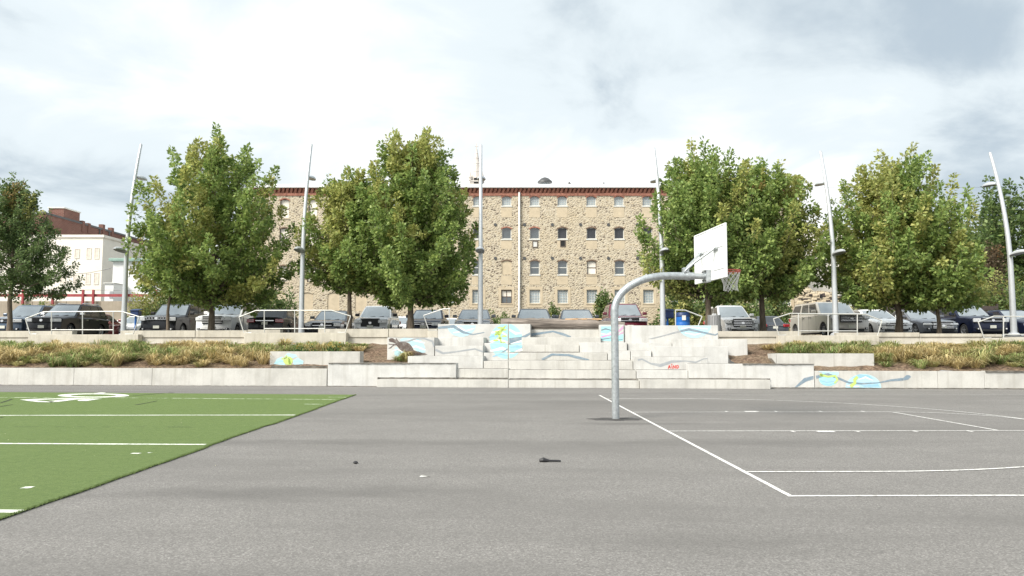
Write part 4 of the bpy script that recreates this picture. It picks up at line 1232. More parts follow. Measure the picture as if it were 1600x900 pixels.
# small vents, tie plates, downspout, cornice, roof edge
for px, py, mt in ((836, 381.5, 'white_frame'), (879.5, 380.5, 'dark_hole')):
    c = U(px, py, YM)
    m = MB(); frame_mesh(m, c.x - 0.24, c.x + 0.24, c.z - 0.30, c.z + 0.30, 0.07, YM - 0.05, YM + 0.03); v = m.build('wall_vent', MAT['brown_frame'], mill)
    MB().box(c.x - 0.17, c.x + 0.17, YM - 0.022, YM + 0.01, c.z - 0.23, c.z + 0.23).build('vent_cover', MAT[mt], v)
for py in (351, 403.5):
    for px in (774, 819.5, 863, 907, 950.5, 996):
        c = U(px, py, YM)
        MB().lathe([(0.15, 0), (0.13, 0.05), (0.04, 0.07)], 10).v and None
        m = MB(); m.tube([(c.x, YM - 0.05, c.z), (c.x, YM + 0.02, c.z)], 0.14, 8); m.build('tie_plate', MAT['bolt'], mill)
xd = MX(811.5)
m = MB(); m.tube([(xd, YM - 0.14, MZ(301)), (xd, YM - 0.14, MZ(420)), (xd - 0.03, YM - 0.14, LOT_Z + 0.1)], 0.085, 10); m.build('downspout', MAT['white_metal'], mill, smooth=True)
m = MB()
zc0, zc1 = MZ(302), MZ(294.5)
m.box(X0m - 0.02, X1m + 0.02, YM - 0.06, YM + 0.2, zc0 - 0.22, zc0 + 0.02)
m.box(X0m - 0.02, X1m + 0.02, YM + 0.05, YM + 0.2, zc0 + 0.02, zc1)
m.build('brick_cornice', MAT['red_brick'], mill)
m = MB(); n = int((X1m - X0m) / 0.36)
for i in range(n):                      # slanted corbel bricks under the roof edge
    x = X0m + (X1m - X0m) * (i + 0.5) / n
    w, h = 0.10, zc1 - zc0 - 0.03
    vs = []
    for y in (YM - 0.30, YM + 0.05):
        for dx, dz in ((-0.17, 0.02), (0.03, 0.02), (0.17, h), (-0.03, h)):
            vs.append((x + dx, y + (0.22 if (y < YM and dz < 0.1) else 0), zc0 + dz))
    m.add(vs, [(0, 1, 2, 3), (5, 4, 7, 6), (0, 4, 5, 1), (1, 5, 6, 2), (2, 6, 7, 3), (3, 7, 4, 0)])
o = m.build('corbel_course', MAT['red_brick'], mill); o['kind'] = 'stuff'
m = MB(); m.box(X0m - 0.2, X1m + 0.2, YM - 0.38, YB + 0.2, MZ(294.5), MZ(289.2)); m.build('roof_edge', MAT['white_metal'], mill, bevel=0.03)
def roof_vent(px, py_top, py_bot, rcap, rneck, label):
    c = U(px, py_bot, YM + 2.0); t_ = U(px, py_top, YM + 2.0)
    c.z = MZ(289.2)
    t = thing('roof_vent', label, 'roof vent', c)
    h = t_.z - c.z
    MB().lathe([(rneck * 1.25, 0.0), (rneck, h * 0.55)], 14, c).build('neck', MAT['galv'], t, smooth=True)
    MB().lathe([(rcap, h * 0.55), (rcap * 0.98, h * 0.66), (rcap * 0.5, h * 0.90), (0.03, h)], 16, c).build('cap', MAT['bolt'], t, smooth=True)
roof_vent(851.5, 277, 290, 0.66, 0.32, 'large dark mushroom-capped vent on the mill roof')
roof_vent(889.5, 284, 290, 0.17, 0.08, 'small capped pipe vent on the mill roof, right of the mushroom vent')
roof_vent(943.5, 284.5, 290, 0.07, 0.05, 'thin pipe stub on the mill roof, farthest right')
m = MB()
sq = [(820, 446.5), (817, 447), (816, 450), (819.5, 452), (818.5, 455.5), (814.5, 456.5)]
m.tube([U(x, y, YM - 0.012) for x, y in sq], 0.03, 5); m.build('graffiti', MAT['bolt'], mill)

# ------------------------------------------------------------------ other buildings
def bx(m, x0, x1, y0, y1, z0, z1):
    m.box(min(x0, x1), max(x0, x1), y0, y1, z0, z1)
DC = 80.0
xc = U(160, 400, DC).x; zt = U(160, 371, DC).z
cb = thing('cream_building', 'cream two-storey building with closed shutters behind the red railing', 'building', (xc - 5, DC, LOT_Z))
m = MB(); bx(m, xc - 12, xc, DC, DC + 30, LOT_Z, zt); m.build('wall', MAT['cream_wall'], cb)
m = MB(); bx(m, xc - 12.1, xc + 0.12, DC - 0.12, DC + 30.1, zt, zt + 0.28); m.build('roof_edge', MAT['cream_wall'], cb)
MAT['shutter'] = M('faded_pink_shutter', (0.68, 0.61, 0.53), 0.8)
for px, ya, yb in ((120, 388.5, 403.5), (138.5, 387, 404.5), (151, 387, 404.5), (101, 389, 403), (118, 429, 444), (137, 427, 444.5), (150, 426, 444.5), (98, 430, 444)):
    a, b = U(px, yb, DC), U(px, ya, DC)
    m = MB(); frame_mesh(m, a.x - 0.26, a.x + 0.26, a.z, b.z, 0.05, DC - 0.05, DC + 0.02); w = m.build('window', MAT['cream_wall'], cb)
    MB().box(a.x - 0.21, a.x + 0.21, DC - 0.02, DC + 0.01, a.z + 0.05, b.z - 0.05).build('shutter', MAT['shutter'], w)
Xb = -57.6
bb_ = thing('brick_building', 'long dark red-brown brick building with a block tower, behind the cream one', 'building', (Xb - 5, 92, LOT_Z))
zb = U(116, 350, 100).z
m = MB(); bx(m, Xb - 30, Xb, 92, 170, LOT_Z, zb); m.build('wall', MAT['brown_brick'], bb_)
m = MB(); bx(m, Xb - 0.35, Xb + 0.08, 91.9, 170.05, zb, zb + 0.25); m.build('coping', MAT['bolt'], bb_)
zt2 = U(91, 325.5, 96).z
m = MB(); bx(m, Xb - 1.9, Xb + 0.03, 96, 99.6, zb - 0.2, zt2); m.build('tower', MAT['brown_brick'], bb_)
m = MB(); bx(m, Xb - 2.0, Xb + 0.13, 95.9, 99.7, zt2, zt2 + 0.16); m.build('tower_cap', MAT['white_frame'], bb_)
for y, h in ((105.2, 0.8), (107.6, 0.7), (101.6, 0.4), (100.2, 0.5)):
    m = MB(); bx(m, Xb - 0.5, Xb + 0.10, y, y + 0.6, zb - 1.0, zb + h); m.build('chimney_stub', MAT['brown_brick'], bb_)
for y in (104.5, 107.0):
    MB().tube([(Xb + 0.08, y, zb - 8), (Xb + 0.08, y, zb)], 0.10, 8).build('drain_pipe', MAT['bolt'], bb_)
DW = 64.0
xw = U(176, 430, DW).x; zw = U(176, 408.5, DW).z
wb = thing('white_shed', 'white shed with green roof trim behind the first lamp post', 'building', (xw + 3, DW, LOT_Z))
m = MB(); bx(m, xw, xw + 8.5, DW, DW + 14, LOT_Z, zw); m.build('wall', MAT['white_wall'], wb)
m = MB(); bx(m, xw - 0.25, xw + 8.7, DW - 0.30, DW + 14.2, zw, zw + 0.26); m.build('roof_trim', MAT['green_trim'], wb, bevel=0.03)
a, b = U(199.5, 432, DW), U(199.5, 418, DW)
m = MB(); frame_mesh(m, a.x - 0.14, a.x + 0.14, a.z, b.z, 0.04, DW - 0.06, DW + 0.01); m.build('door_frame', MAT['white_frame'], wb)
a, b = U(163, 470, 62), U(178, 443, 62)
sb = thing('white_kiosk', 'small white boxy hut against the white shed', 'hut', ((a.x + b.x) / 2, 62, LOT_Z))
m = MB(); bx(m, a.x, b.x - 0.02, 62, 63.8, LOT_Z, b.z); m.build('wall', MAT['white_wall'], sb)
m = MB(); bx(m, a.x - 0.1, b.x + 0.05, 61.9, 63.9, b.z, b.z + 0.08); m.build('roof', MAT['white_frame'], sb)
v0, v1 = U(171, 466, 62), U(178, 455, 62)
m = MB(); bx(m, v0.x, v1.x - 0.05, 61.96, 62.02, v0.z, v1.z)
o = m.build('louvre_panel', MAT['board_seam'], sb)
# retaining wall with red railing
DR = 56.0
zr = U(100, 470.5, DR).z
xr0, xr1 = U(-160, 470, DR).x, U(262, 470, DR).x
rw = thing('retaining_wall', 'tan concrete retaining wall behind the cars under the red railing', 'wall', ((xr0 + xr1) / 2, DR, LOT_Z))
for i in range(8):
    a = xr0 + (xr1 - xr0) * i / 8; b = xr0 + (xr1 - xr0) * (i + 1) / 8
    m = MB(); bx(m, a + 0.01, b - 0.01, DR, DR + 0.4, LOT_Z, zr); m.build('wall_panel', MAT['concrete_tan'], rw, bevel=0.02)
m = MB(); bx(m, xr0, xr1, DR + 0.4, DR + 40, zr - 0.6, zr - 0.05); struct(m.build('upper_street_ground', MAT['lot']))
rr_ = thing('red_railing', 'red steel beam railing with square posts on the tan wall', 'railing', ((xr0 + xr1) / 2, DR - 0.15, zr))
zb0, zb1 = U(100, 463.8, DR).z, U(100, 459.6, DR).z
m = MB(); bx(m, xr0, xr1, DR - 0.12, DR - 0.04, zb0, zb1); m.build('beam', MAT['red_paint'], rr_)
MB().tube([(xr0, DR - 0.2, U(100, 453.4, DR).z), (xr1, DR - 0.2, U(100, 453.4, DR).z)], 0.022, 6).build('top_cable', MAT['bolt'], rr_)
for px in (-90, -30, 38, 84.5, 131.5, 147.5, 199, 245):
    c = U(px, 476, DR); d = U(px, 453, DR)
    m = MB(); bx(m, c.x - 0.07, c.x + 0.07, DR - 0.27, DR - 0.125, c.z, d.z); m.build('post', MAT['red_paint'], rr_)
# right-hand buildings
DG = 74.0
x0, x1 = U(1225, 400, DG).x, U(1332, 400, DG).x
zg = U(1290, 361, DG).z
cg = thing('cream_building', 'plain cream walled building seen between the maples right of the mill', 'building', ((x0 + x1) / 2, DG, LOT_Z))
m = MB(); bx(m, x0, x1, DG, DG + 12, LOT_Z, zg); m.build('wall', MAT['cream_wall'], cg)
m = MB(); bx(m, x0 - 0.1, x1 + 0.1, DG - 0.12, DG + 12.1, zg, zg + 0.22); m.build('roof_edge', MAT['white_frame'], cg)
DU = 63.0
ruin = thing('ruined_wall', 'broken rubble stone wall stub joined to the mill end', 'wall', (U(1280, 470, DU).x, DU, LOT_Z))
prof = [(1246.5, 441), (1252, 436), (1258, 441), (1264, 449), (1272, 455), (1283, 454), (1300, 457), (1313, 462), (1316, 464)]
vs = [U(x, y, DU) for x, y in prof]; n = len(vs)
bt = [Vector((v.x, DU, LOT_Z)) for v in vs]
back = [v + Vector((0, 0.6, 0)) for v in vs]; bkb = [v + Vector((0, 0.6, 0)) for v in bt]
m = MB(); m.add(vs + bt + back + bkb, [(i, n + i, n + i + 1, i + 1) for i in range(n - 1)] + [(i, i + 1, 2 * n + i + 1, 2 * n + i) for i in range(n - 1)] + [(0, 2 * n, 3 * n, n), (n - 1, 2 * n - 1, 4 * n - 1, 3 * n - 1)] + [(2 * n + i + 1, 3 * n + i + 1, 3 * n + i, 2 * n + i) for i in range(n - 1)])
m.build('wall', MAT['stone'], ruin)
rg = random.Random(9)
for i in range(70):
    px = rg.uniform(1249, 1312); yt = 455 + (px - 1268) * 0.12 if px > 1268 else 440 + (px - 1249) * 0.8
    c = U(px, rg.uniform(yt + 2, 482), DU)
    a, b, h = rg.uniform(0.12, 0.30), rg.uniform(0.05, 0.12), rg.uniform(0.07, 0.15)
    m = MB(); m.box(c.x - a, c.x + a, DU - b, DU + 0.1, c.z - h, c.z + h)
    m.build('stone', MAT['stucco' if i % 3 else 'timber_dark'], ruin, bevel=0.05)
c = U(1282, 463.5, DU - 0.02)
m = MB(); m.tube([(c.x, DU - 0.16, c.z), (c.x, DU + 0.05, c.z)], 0.13, 10); m.build('pipe_hole', MAT['dark_hole'], ruin)
DF = 58.0
fn = thing('timber_fence', 'dark weathered timber fence behind the white sedan', 'fence', (U(1360, 490, DF).x, DF, LOT_Z))
xa, xb2 = U(1318, 480, DF).x, U(1560, 480, DF).x
for i in range(7):
    z0 = LOT_Z + 0.1 + i * 0.36
    m = MB(); m.box(xa, xb2, DF + rg.uniform(-0.02, 0.02), DF + 0.09, z0, z0 + 0.32); m.build('board', MAT['timber_dark'], fn, bevel=0.01)
for i in range(8):
    x = xa + (xb2 - xa) * i / 7
    m = MB(); m.box(x - 0.07, x + 0.07, DF + 0.1, DF + 0.24, LOT_Z, LOT_Z + 2.75); m.build('post', MAT['timber_dark'], fn)
pc = thing('porch_shelter', 'small dark shelter with white posts beside the ruined wall', 'shelter', (U(1328, 475, 62).x, 62, LOT_Z))
a = U(1318, 461, 62); b = U(1343, 461, 62)
m = MB(); bx(m, a.x, b.x, 63.2, 63.4, LOT_Z, a.z); m.build('back_wall', MAT['timber_dark'], pc)
m = MB(); m.add([(a.x - 0.1, 61.9, a.z), (b.x + 0.2, 61.9, a.z - 0.75), (b.x + 0.2, 63.5, a.z - 0.75), (a.x - 0.1, 63.5, a.z), (a.x - 0.1, 61.9, a.z + 0.12), (b.x + 0.2, 61.9, a.z - 0.63), (b.x + 0.2, 63.5, a.z - 0.63), (a.x - 0.1, 63.5, a.z + 0.12)], [(0, 3, 2, 1), (4, 5, 6, 7), (0, 1, 5, 4), (1, 2, 6, 5), (2, 3, 7, 6), (3, 0, 4, 7)]); m.build('roof', MAT['white_frame'], pc)
for px in (1321.5, 1329.5):
    c = U(px, 470, 62); m = MB(); m.box(c.x - 0.07, c.x + 0.07, 62.02, 62.14, LOT_Z, c.z + 0.25); m.build('post', MAT['white_frame'], pc)

# church steeple far behind the mill
DS = 165.0
def SU(px, py): return U(px, py, DS)
cx_ = SU(744.5, 280).x
st = thing('church_steeple', 'haze-paled stone church spire with pinnacles rising behind the mill roof', 'steeple', (cx_, DS, LOT_Z))
MAT['spire'] = M('hazed_spire_stone', (0.62, 0.57, 0.52), 0.9, var=0.15, scale=1.2)  # stone colour lightened to paint in distance haze
zb_, zt_ = SU(745, 284).z, SU(745, 233).z
m = MB(); m.box(cx_ - 1.3, cx_ + 1.3, DS - 1.5, DS + 1.5, LOT_Z, zb_); m.build('tower', MAT['spire'], st)
m = MB(); m.box(cx_ - 1.4, cx_ + 1.4, DS - 1.6, DS + 1.6, zb_ - 0.3, zb_); m.build('tower_cornice', MAT['spire'], st)
m = MB(); m.box(cx_ - 0.5, cx_ + 0.5, DS - 1.53, DS - 1.48, SU(745, 289).z, SU(745, 280).z); m.build('belfry_opening', MAT['dark_hole'], st)
m = MB(); m.lathe([(1.45, zb_), (0.14, zt_)], 8, (cx_, DS, 0)); m.build('spire', MAT['spire'], st)
for f in (0.30, 0.55, 0.72, 0.86):
    r_ = 1.45 + (0.14 - 1.45) * f
    m = MB(); m.lathe([(r_ + 0.03, -0.10), (r_ + 0.06, 0), (r_ + 0.02, 0.10)], 8, (cx_, DS, zb_ + (zt_ - zb_) * f)); m.build('band', MAT['spire'], st)
m = MB(); m.box(cx_ - 0.08, cx_ + 0.08, DS - 0.08, DS + 0.08, zt_, SU(745, 224).z); m.box(cx_ - 0.4, cx_ + 0.4, DS - 0.07, DS + 0.07, zt_ + 0.55, zt_ + 0.71); m.build('cross', MAT['spire'], st)
for dx in (-1.35, 1.35):
    for dy in (-1.35, 1.35):
        m = MB(); m.lathe([(0.35, zb_), (0.32, zb_ + 0.5), (0.42, zb_ + 0.6), (0.03, zb_ + 2.0)], 6, (cx_ + dx, DS + dy, 0)); m.build('pinnacle', MAT['spire'], st)

# overhead wires
def wire(label, pa, pb, D0, D1, sag, pw=0.02):
    a, b = U(pa[0], pa[1], D0), U(pb[0], pb[1], D1)
    pts = [a + (b - a) * (i / 20) - Vector((0, 0, sag * 4 * (i / 20) * (1 - i / 20))) for i in range(21)]
    tag(MB().tube(pts, pw, 5).build('overhead_wire', MAT['bolt'], loc=a), label, 'wire', 'overhead wires')
wire('thin overhead wire crossing the sky at luminaire height on the right', (900, 289.5), (1700, 291.5), 95, 95, 0.2, 0.012)
wire('lower thin overhead wire crossing behind the two right-hand maples', (1180, 314), (1700, 318), 95, 95, 0.2, 0.012)
wire('lowest thin overhead wire just above the cream building on the right', (1180, 326), (1700, 331), 95, 95, 0.2, 0.012)
wire('slack dark cable running to the cream building wall on the left', (92, 428), (176, 418), 78, 79, 0.25, 0.03)
# ------------------------------------------------------------------ trees
def leaf_mesh(name, P, D, size, tone, rs, flat=0.35, asp=0.62):
    """one kite-shaped leaf per point P, growing along D"""
    n = len(P)
    D = D / np.linalg.norm(D, axis=1, keepdims=True)
    rnd = rs.normal(0, 0.75, (n, 3)) + np.array([0, 0, 0.9])     # blades turn their faces up to the sky
    A = np.cross(D, rnd); A /= np.linalg.norm(A, axis=1, keepdims=True) + 1e-9
    # turn leaf faces partly upwards
    Nn = np.cross(A, D)
    L = size * rs.uniform(0.7, 1.3, (n, 1))
    fold = Nn * L * rs.uniform(-0.18, 0.18, (n, 1))
    V = np.zeros((n, 4, 3))
    V[:, 0] = P
    V[:, 1] = P + D * L * 0.5 + A * L * asp * 0.5 + fold
    V[:, 2] = P + D * L
    V[:, 3] = P + D * L * 0.5 - A * L * asp * 0.5 + fold
    Fc = np.arange(n * 4).reshape(-1, 4)
    return mesh_np(name, V.reshape(-1, 3), Fc, np.repeat(tone, 4, 0))

GREEN = np.array([0.190, 0.290, 0.085]); LIGHT = np.array([0.440, 0.530, 0.165]); YEL = np.array([0.56, 0.52, 0.18]); RUST = np.array([0.42, 0.24, 0.10]); DEEP = np.array([0.090, 0.150, 0.055])
def tree(name, label, cat, base, z_bot, z_top, radius, seed, group=None, trunk_r=0.14, limbs=34, subs=9, leaves=92, leaf=0.165, widest=0.30, top_w=0.16, bottom_w=0.62, rise=(25, 62), yellow=0.25, rust=0.010, lean=(0, 0), tip=0.9, airy=1.0, shade=(GREEN, LIGHT), crown_bias=None, spread=0.30, shape=None):
    rs = np.random.RandomState(seed)
    rg = random.Random(seed)
    t = thing(name, label, cat, base, group=group)
    big = radius > 1.2
    z_top -= 0.62 * tip + 0.36 if big else 0.2 * tip
    if big:
        radius -= 0.14 * (leaf / 0.195) ** 0.5; z_bot += 0.30
    H = z_top - base.z
    wood = MB()
    top = Vector((lean[0], lean[1], H * 0.93))
    tk = []
    for i in range(9):
        f = i / 8
        tk.append(Vector((top.x * f + rg.uniform(-0.05, 0.05) * (f > 0), top.y * f + rg.uniform(-0.05, 0.05) * (f > 0), top.z * f)))
    wood.tube([p for p in tk], [trunk_r * (1.18 if i == 0 else 1.0) * (1 - 0.88 * (i / 8) ** 0.9) for i in range(9)], 9)
    hb = z_bot - base.z
    def prof(f):
        if shape:
            for (a, va), (b, vb) in zip(shape[:-1], shape[1:]):
                if f <= b:
                    return va + (vb - va) * (f - a) / (b - a)
            return shape[-1][1]
        if f < widest:
            return bottom_w + (1 - bottom_w) * math.sin(math.pi / 2 * f / widest)
        g = (f - widest) / (1 - widest)
        return top_w + (1 - top_w) * (1 - g ** 2.3)
    P, Dv, Tn = [], [], []
    golden = 2.39996
    for k in range(limbs):
        f = ((k + 0.5) / limbs) ** 0.92
        az = k * golden + rg.uniform(-0.35, 0.35)
        zt = hb + (H - hb) * f                              # height at which the limb's tip reaches
        rad = radius * prof(f) * rg.uniform(0.92, 1.07)
        if crown_bias:
            rad *= crown_bias(az, f)
        el = R(rise[0] + (rise[1] - rise[0]) * f + rg.uniform(-8, 8))
        zs_ = max(hb * 0.86, zt - rad * math.tan(el))
        zs_ = min(zs_, H * 0.86)
        u = zs_ / top.z
        st_ = Vector((top.x * u, top.y * u, zs_))
        en = Vector((top.x * min(1, zt / top.z) + rad * math.cos(az), top.y * min(1, zt / top.z) + rad * math.sin(az), zt))
        mid = (st_ + en) / 2 + Vector((0, 0, -0.10 * rad)) + Vector((rg.uniform(-.15, .15), rg.uniform(-.15, .15), 0))
        br = trunk_r * 0.36 * (1 - 0.6 * f)
        wood.tube([st_, (st_ + mid) / 2, mid, en], [br, br * 0.75, br * 0.5, br * 0.15], 5, cap=False)
        ld = (en - mid).normalized()
        clump_y = rg.random() < yellow * (0.35 + 1.3 * f)
        clump_r = rg.random() < rust
        for q in range(subs):
            g = 0.22 + 0.78 * (q + rg.random()) / subs
            a = st_ + (mid - st_) * (g * 2) if g < 0.5 else mid + (en - mid) * ((g - 0.5) * 2)
            d = (ld * 0.55 + Vector((rg.gauss(0, .75), rg.gauss(0, .75), rg.gauss(0.38, .45)))).normalized()
            if q == subs - 1:
                a = en; d = (ld * 0.5 + Vector((0, 0, 0.75))).normalized()
            ln = tip * rg.uniform(0.55, 1.2) * (0.78 + 0.3 * f)
            b = a + d * ln
            wood.tube([a, b], [br * 0.28, br * 0.08], 3, cap=False)
            n = int(leaves * rg.uniform(0.65, 1.3) * airy)
            s_ = rs.uniform(0.0, 1.08, n) ** 0.8
            pos = np.array(a)[None] + np.array(b - a)[None] * s_[:, None]
            off = rs.normal(0, 1, (n, 3)); off /= np.linalg.norm(off, axis=1, keepdims=True)
            wid = (spread * (1.12 - s_ * 0.72))[:, None] * rs.uniform(0.15, 1.0, (n, 1)) ** 0.6
            pos = pos + off * wid
            dirs = off * 0.9 + np.array(d)[None] * 0.45 + np.array([0, 0, -0.25])[None] + rs.normal(0, 0.35, (n, 3))
            mix_ = rs.uniform(0, 1, (n, 1)) ** 1.3
            base_t = shade[0] * (1 - mix_) + shade[1] * mix_
            if clump_y or rg.random() < yellow * 0.30 * (0.3 + f):
                w_ = rs.uniform(0.25, 0.85, (n, 1)); base_t = base_t * (1 - w_) + YEL * w_
            if clump_r and rg.random() < 0.6:
                w_ = rs.uniform(0.2, 0.9, (n, 1)); base_t = base_t * (1 - w_) + RUST * w_
            P.append(pos); Dv.append(dirs); Tn.append(base_t * rs.uniform(0.72, 1.22, (n, 1)))
    wood.build('trunk', MAT['bark'], t, smooth=True, world=False)
    P, Dv, Tn = np.vstack(P), np.vstack(Dv), np.vstack(Tn)
    link('crown', leaf_mesh('crown', P, Dv, leaf, Tn, rs), MAT['leaf'], t)
    return t
def at_lot(px, off):
    s, _ = WP(px, 515, off)
    return WL(s, off, LOT_Z)
def zat(py, b):
    return U(800, py, b.y).z
MSHAPE = [(0, 0.74), (0.08, 0.95), (0.22, 1.0), (0.45, 0.96), (0.62, 0.84), (0.80, 0.60), (0.92, 0.38), (1.0, 0.18)]
MG = 'street maples along the parapet'
def maple(px, off, yb, yt, halfpx, label, seed, **kw):
    b = at_lot(px, off)
    kw.setdefault('shape', MSHAPE)
    return tree('maple_tree', label, 'tree', b, zat(yb, b), zat(yt, b), halfpx * b.y / F, seed, group=MG, **kw)
maple(330, 7.2, 474, 207, 116, 'big rounded maple in front of the white off-road car', 21, trunk_r=0.15, limbs=54, subs=11, leaves=108, widest=0.36, bottom_w=0.72, top_w=0.22, yellow=0.24, rust=0.01, shape=[(0, 0.74), (0.08, 0.95), (0.22, 1.0), (0.45, 1.0), (0.66, 0.94), (0.82, 0.70), (0.93, 0.44), (1, 0.2)])
maple(263, 6.6, 468, 330, 44, 'small slim-trunked maple in front of the black boxy car', 22, trunk_r=0.085, limbs=16, subs=8, leaves=40, yellow=0.3)
maple(545, 7.8, 452, 262, 74, 'mid-sized yellowing maple by the silver crossover', 23, trunk_r=0.13, limbs=42, subs=9, leaves=92, widest=0.36, yellow=0.50, rust=0.010, top_w=0.25)
maple(642, 7.2, 474, 204, 104, 'tallest maple, dense green, left of the lamp post before the mill', 24, trunk_r=0.16, limbs=56, subs=11, leaves=108, widest=0.30, bottom_w=0.66, top_w=0.16, yellow=0.16, rust=0.008)
maple(1106, 7.0, 466, 226, 98, 'maple behind the backboard, with upright top shoots', 25, trunk_r=0.15, limbs=52, subs=10, leaves=100, widest=0.34, bottom_w=0.75, top_w=0.2, yellow=0.16, rust=0.01, tip=1.15)
maple(1193, 8.0, 462, 248, 98, 'yellow-tinged maple right of the net, by the silver crossover with black grille', 26, trunk_r=0.15, limbs=50, subs=10, leaves=100, widest=0.36, bottom_w=0.8, yellow=0.38, rust=0.010, top_w=0.28)
maple(1404, 7.2, 478, 240, 108, 'wide maple with golden top shoots in front of the white sedan', 27, trunk_r=0.155, limbs=56, subs=11, leaves=108, widest=0.40, bottom_w=0.74, top_w=0.34, yellow=0.34, rust=0.010, tip=1.15)
maple(1467, 6.6, 484, 330, 62, 'smaller maple with a thin dark trunk before the grey sedan', 28, trunk_r=0.095, limbs=24, subs=9, leaves=84, yellow=0.30, rust=0.02, widest=0.42)
b = at_lot(15, 7.0)
tree('oak_tree', 'airy dark oak with drooping side branches at the left picture edge', 'tree', b, zat(470, b), zat(272, b), 92 * b.y / F, 31, trunk_r=0.13, limbs=44, subs=10, leaves=84, leaf=0.115, widest=0.26, bottom_w=0.80, top_w=0.10, rise=(-6, 62), shape=[(0, 0.75), (0.1, 1.0), (0.3, 0.88), (0.6, 0.55), (0.85, 0.24), (1, 0.06)], yellow=0.03, rust=0.015, shade=(DEEP, np.array([0.28, 0.37, 0.145])), tip=0.8, spread=0.24)

# woods and bushes behind
BG_ = 'trees behind the parking lot'
def far_tree(px, D, yb, yt, halfpx, label, seed, zg=LOT_Z, **kw):
    c = U(px, 515, D); b = Vector((c.x, D, zg))
    kw.setdefault('leaf', 0.42); kw.setdefault('spread', 0.75); kw.setdefault('tip', 1.9); kw.setdefault('trunk_r', 0.28)
    kw.setdefault('limbs', 30); kw.setdefault('subs', 9); kw.setdefault('leaves', 34); kw.setdefault('bottom_w', 0.8); kw.setdefault('top_w', 0.4)
    kw.setdefault('yellow', 0.04); kw.setdefault('rust', 0.0); kw.setdefault('shade', (DEEP, np.array([0.24, 0.32, 0.10])))
    return tree('background_tree', label, 'tree', b, zat_y(yb, D), zat_y(yt, D), halfpx * D / F, seed, group=BG_, **kw)
def zat_y(py, D): return U(800, py, D).z
far_tree(1588, 78, 500, 276, 66, 'tall dark tree behind the rightmost lamp post', 41, limbs=44, widest=0.5)
far_tree(1668, 74, 500, 262, 70, 'tall dark tree cut by the right picture edge', 42, limbs=30)
far_tree(1545, 88, 505, 335, 46, 'lower dark tree left of the rightmost lamp post', 43, widest=0.5)
far_tree(1300, 104, 500, 331, 52, 'green tree top above the cream building on the right', 44, limbs=24)
far_tree(1235, 112, 500, 334, 44, 'green tree top behind the gap between the right-hand maples', 45, limbs=22)
far_tree(1372, 100, 505, 352, 60, 'shadowy tree behind the wide golden-topped maple', 46, limbs=24)
far_tree(1462, 96, 505, 372, 66, 'shadowy tree behind the thin-trunked maple', 47, limbs=24)
BU = 'bushes behind the parked cars'
def bush(px, D, yb, yt, halfpx, label, seed, **kw):
    c = U(px, 515, D); b = Vector((c.x, D, LOT_Z))
    hh = zat_y(yt, D) - LOT_Z
    kw.setdefault('leaf', 0.20 if hh > 3 else 0.14); kw.setdefault('spread', min(0.42, 0.13 * hh)); kw.setdefault('tip', min(0.8, 0.22 * hh)); kw.setdefault('trunk_r', 0.06)
    kw.setdefault('limbs', 20); kw.setdefault('subs', 8); kw.setdefault('leaves', 36); kw.setdefault('bottom_w', 0.9); kw.setdefault('top_w', 0.4); kw.setdefault('yellow', 0.08)
    kw.setdefault('shade', (DEEP, np.array([0.27, 0.35, 0.11])))
    return tree('bush', label, 'bush', b, max(LOT_Z + 0.1, zat_y(yb, D)), zat_y(yt, D), halfpx * D / F, seed, group=BU, **kw)
bush(352, 50, 520, 428, 52, 'large dark bush behind the white off-road car', 51, limbs=26)
bush(420, 52, 520, 440, 42, 'rounded dark bush against the mill wall behind the black sedan', 52)
bush(285, 51, 520, 448, 40, 'leafy bush behind the black boxy car', 53)
bush(228, 50, 520, 462, 26, 'pale green shrub at the end of the tan retaining wall', 54, yellow=0.4)
bush(58, 50, 520, 468, 30, 'small shrub beside the oak trunk, behind the dark cars', 55)
bush(1065, 50, 525, 446, 36, 'bush behind the blue barrel', 56, yellow=0.2)
bush(1110, 53, 525, 448, 36, 'bush filling the gap behind the steel bin', 57)
bush(1160, 54, 520, 452, 40, 'bush behind the silver crossover with black grille', 58)
bush(1212, 60, 520, 446, 22, 'ivy climbing the right end of the mill', 59, yellow=0.25, rise=(40, 75))
bush(943, 56, 520, 464, 8, 'spiky weed tree growing against the mill by the maroon car', 60, limbs=14, leaves=22, rise=(20, 60), top_w=0.1)
bush(775, 57, 520, 490, 20, 'low weeds at the mill foot, right of the grey sedan', 61, limbs=10)
bush(866, 57, 520, 482, 8, 'small weed clump between the two dark grey sedans', 62, limbs=8)
bush(1345, 55, 520, 470, 34, 'scrubby bush beside the small dark shelter', 63, yellow=0.25)
bush(1420, 55, 520, 480, 40, 'low scrub above the timber fence behind the grey sedan', 64, yellow=0.2)
bush(1535, 60, 520, 415, 46, 'yellowish scrub tree behind the navy car', 65, yellow=0.5, limbs=26)
bush(1478, 58, 520, 428, 34, 'yellow-green scrub left of the navy car roof', 66, yellow=0.35)
bush(1600, 58, 520, 432, 44, 'green scrub behind the rightmost lamp post base', 67)
# red-brown dead vines
bush(1556, 72, 470, 385, 13, 'patch of brown dead vines on the dark trees', 68, yellow=0.0, rust=0.15, shade=(np.array([0.12, 0.085, 0.055]), np.array([0.22, 0.16, 0.10])), leaves=24)

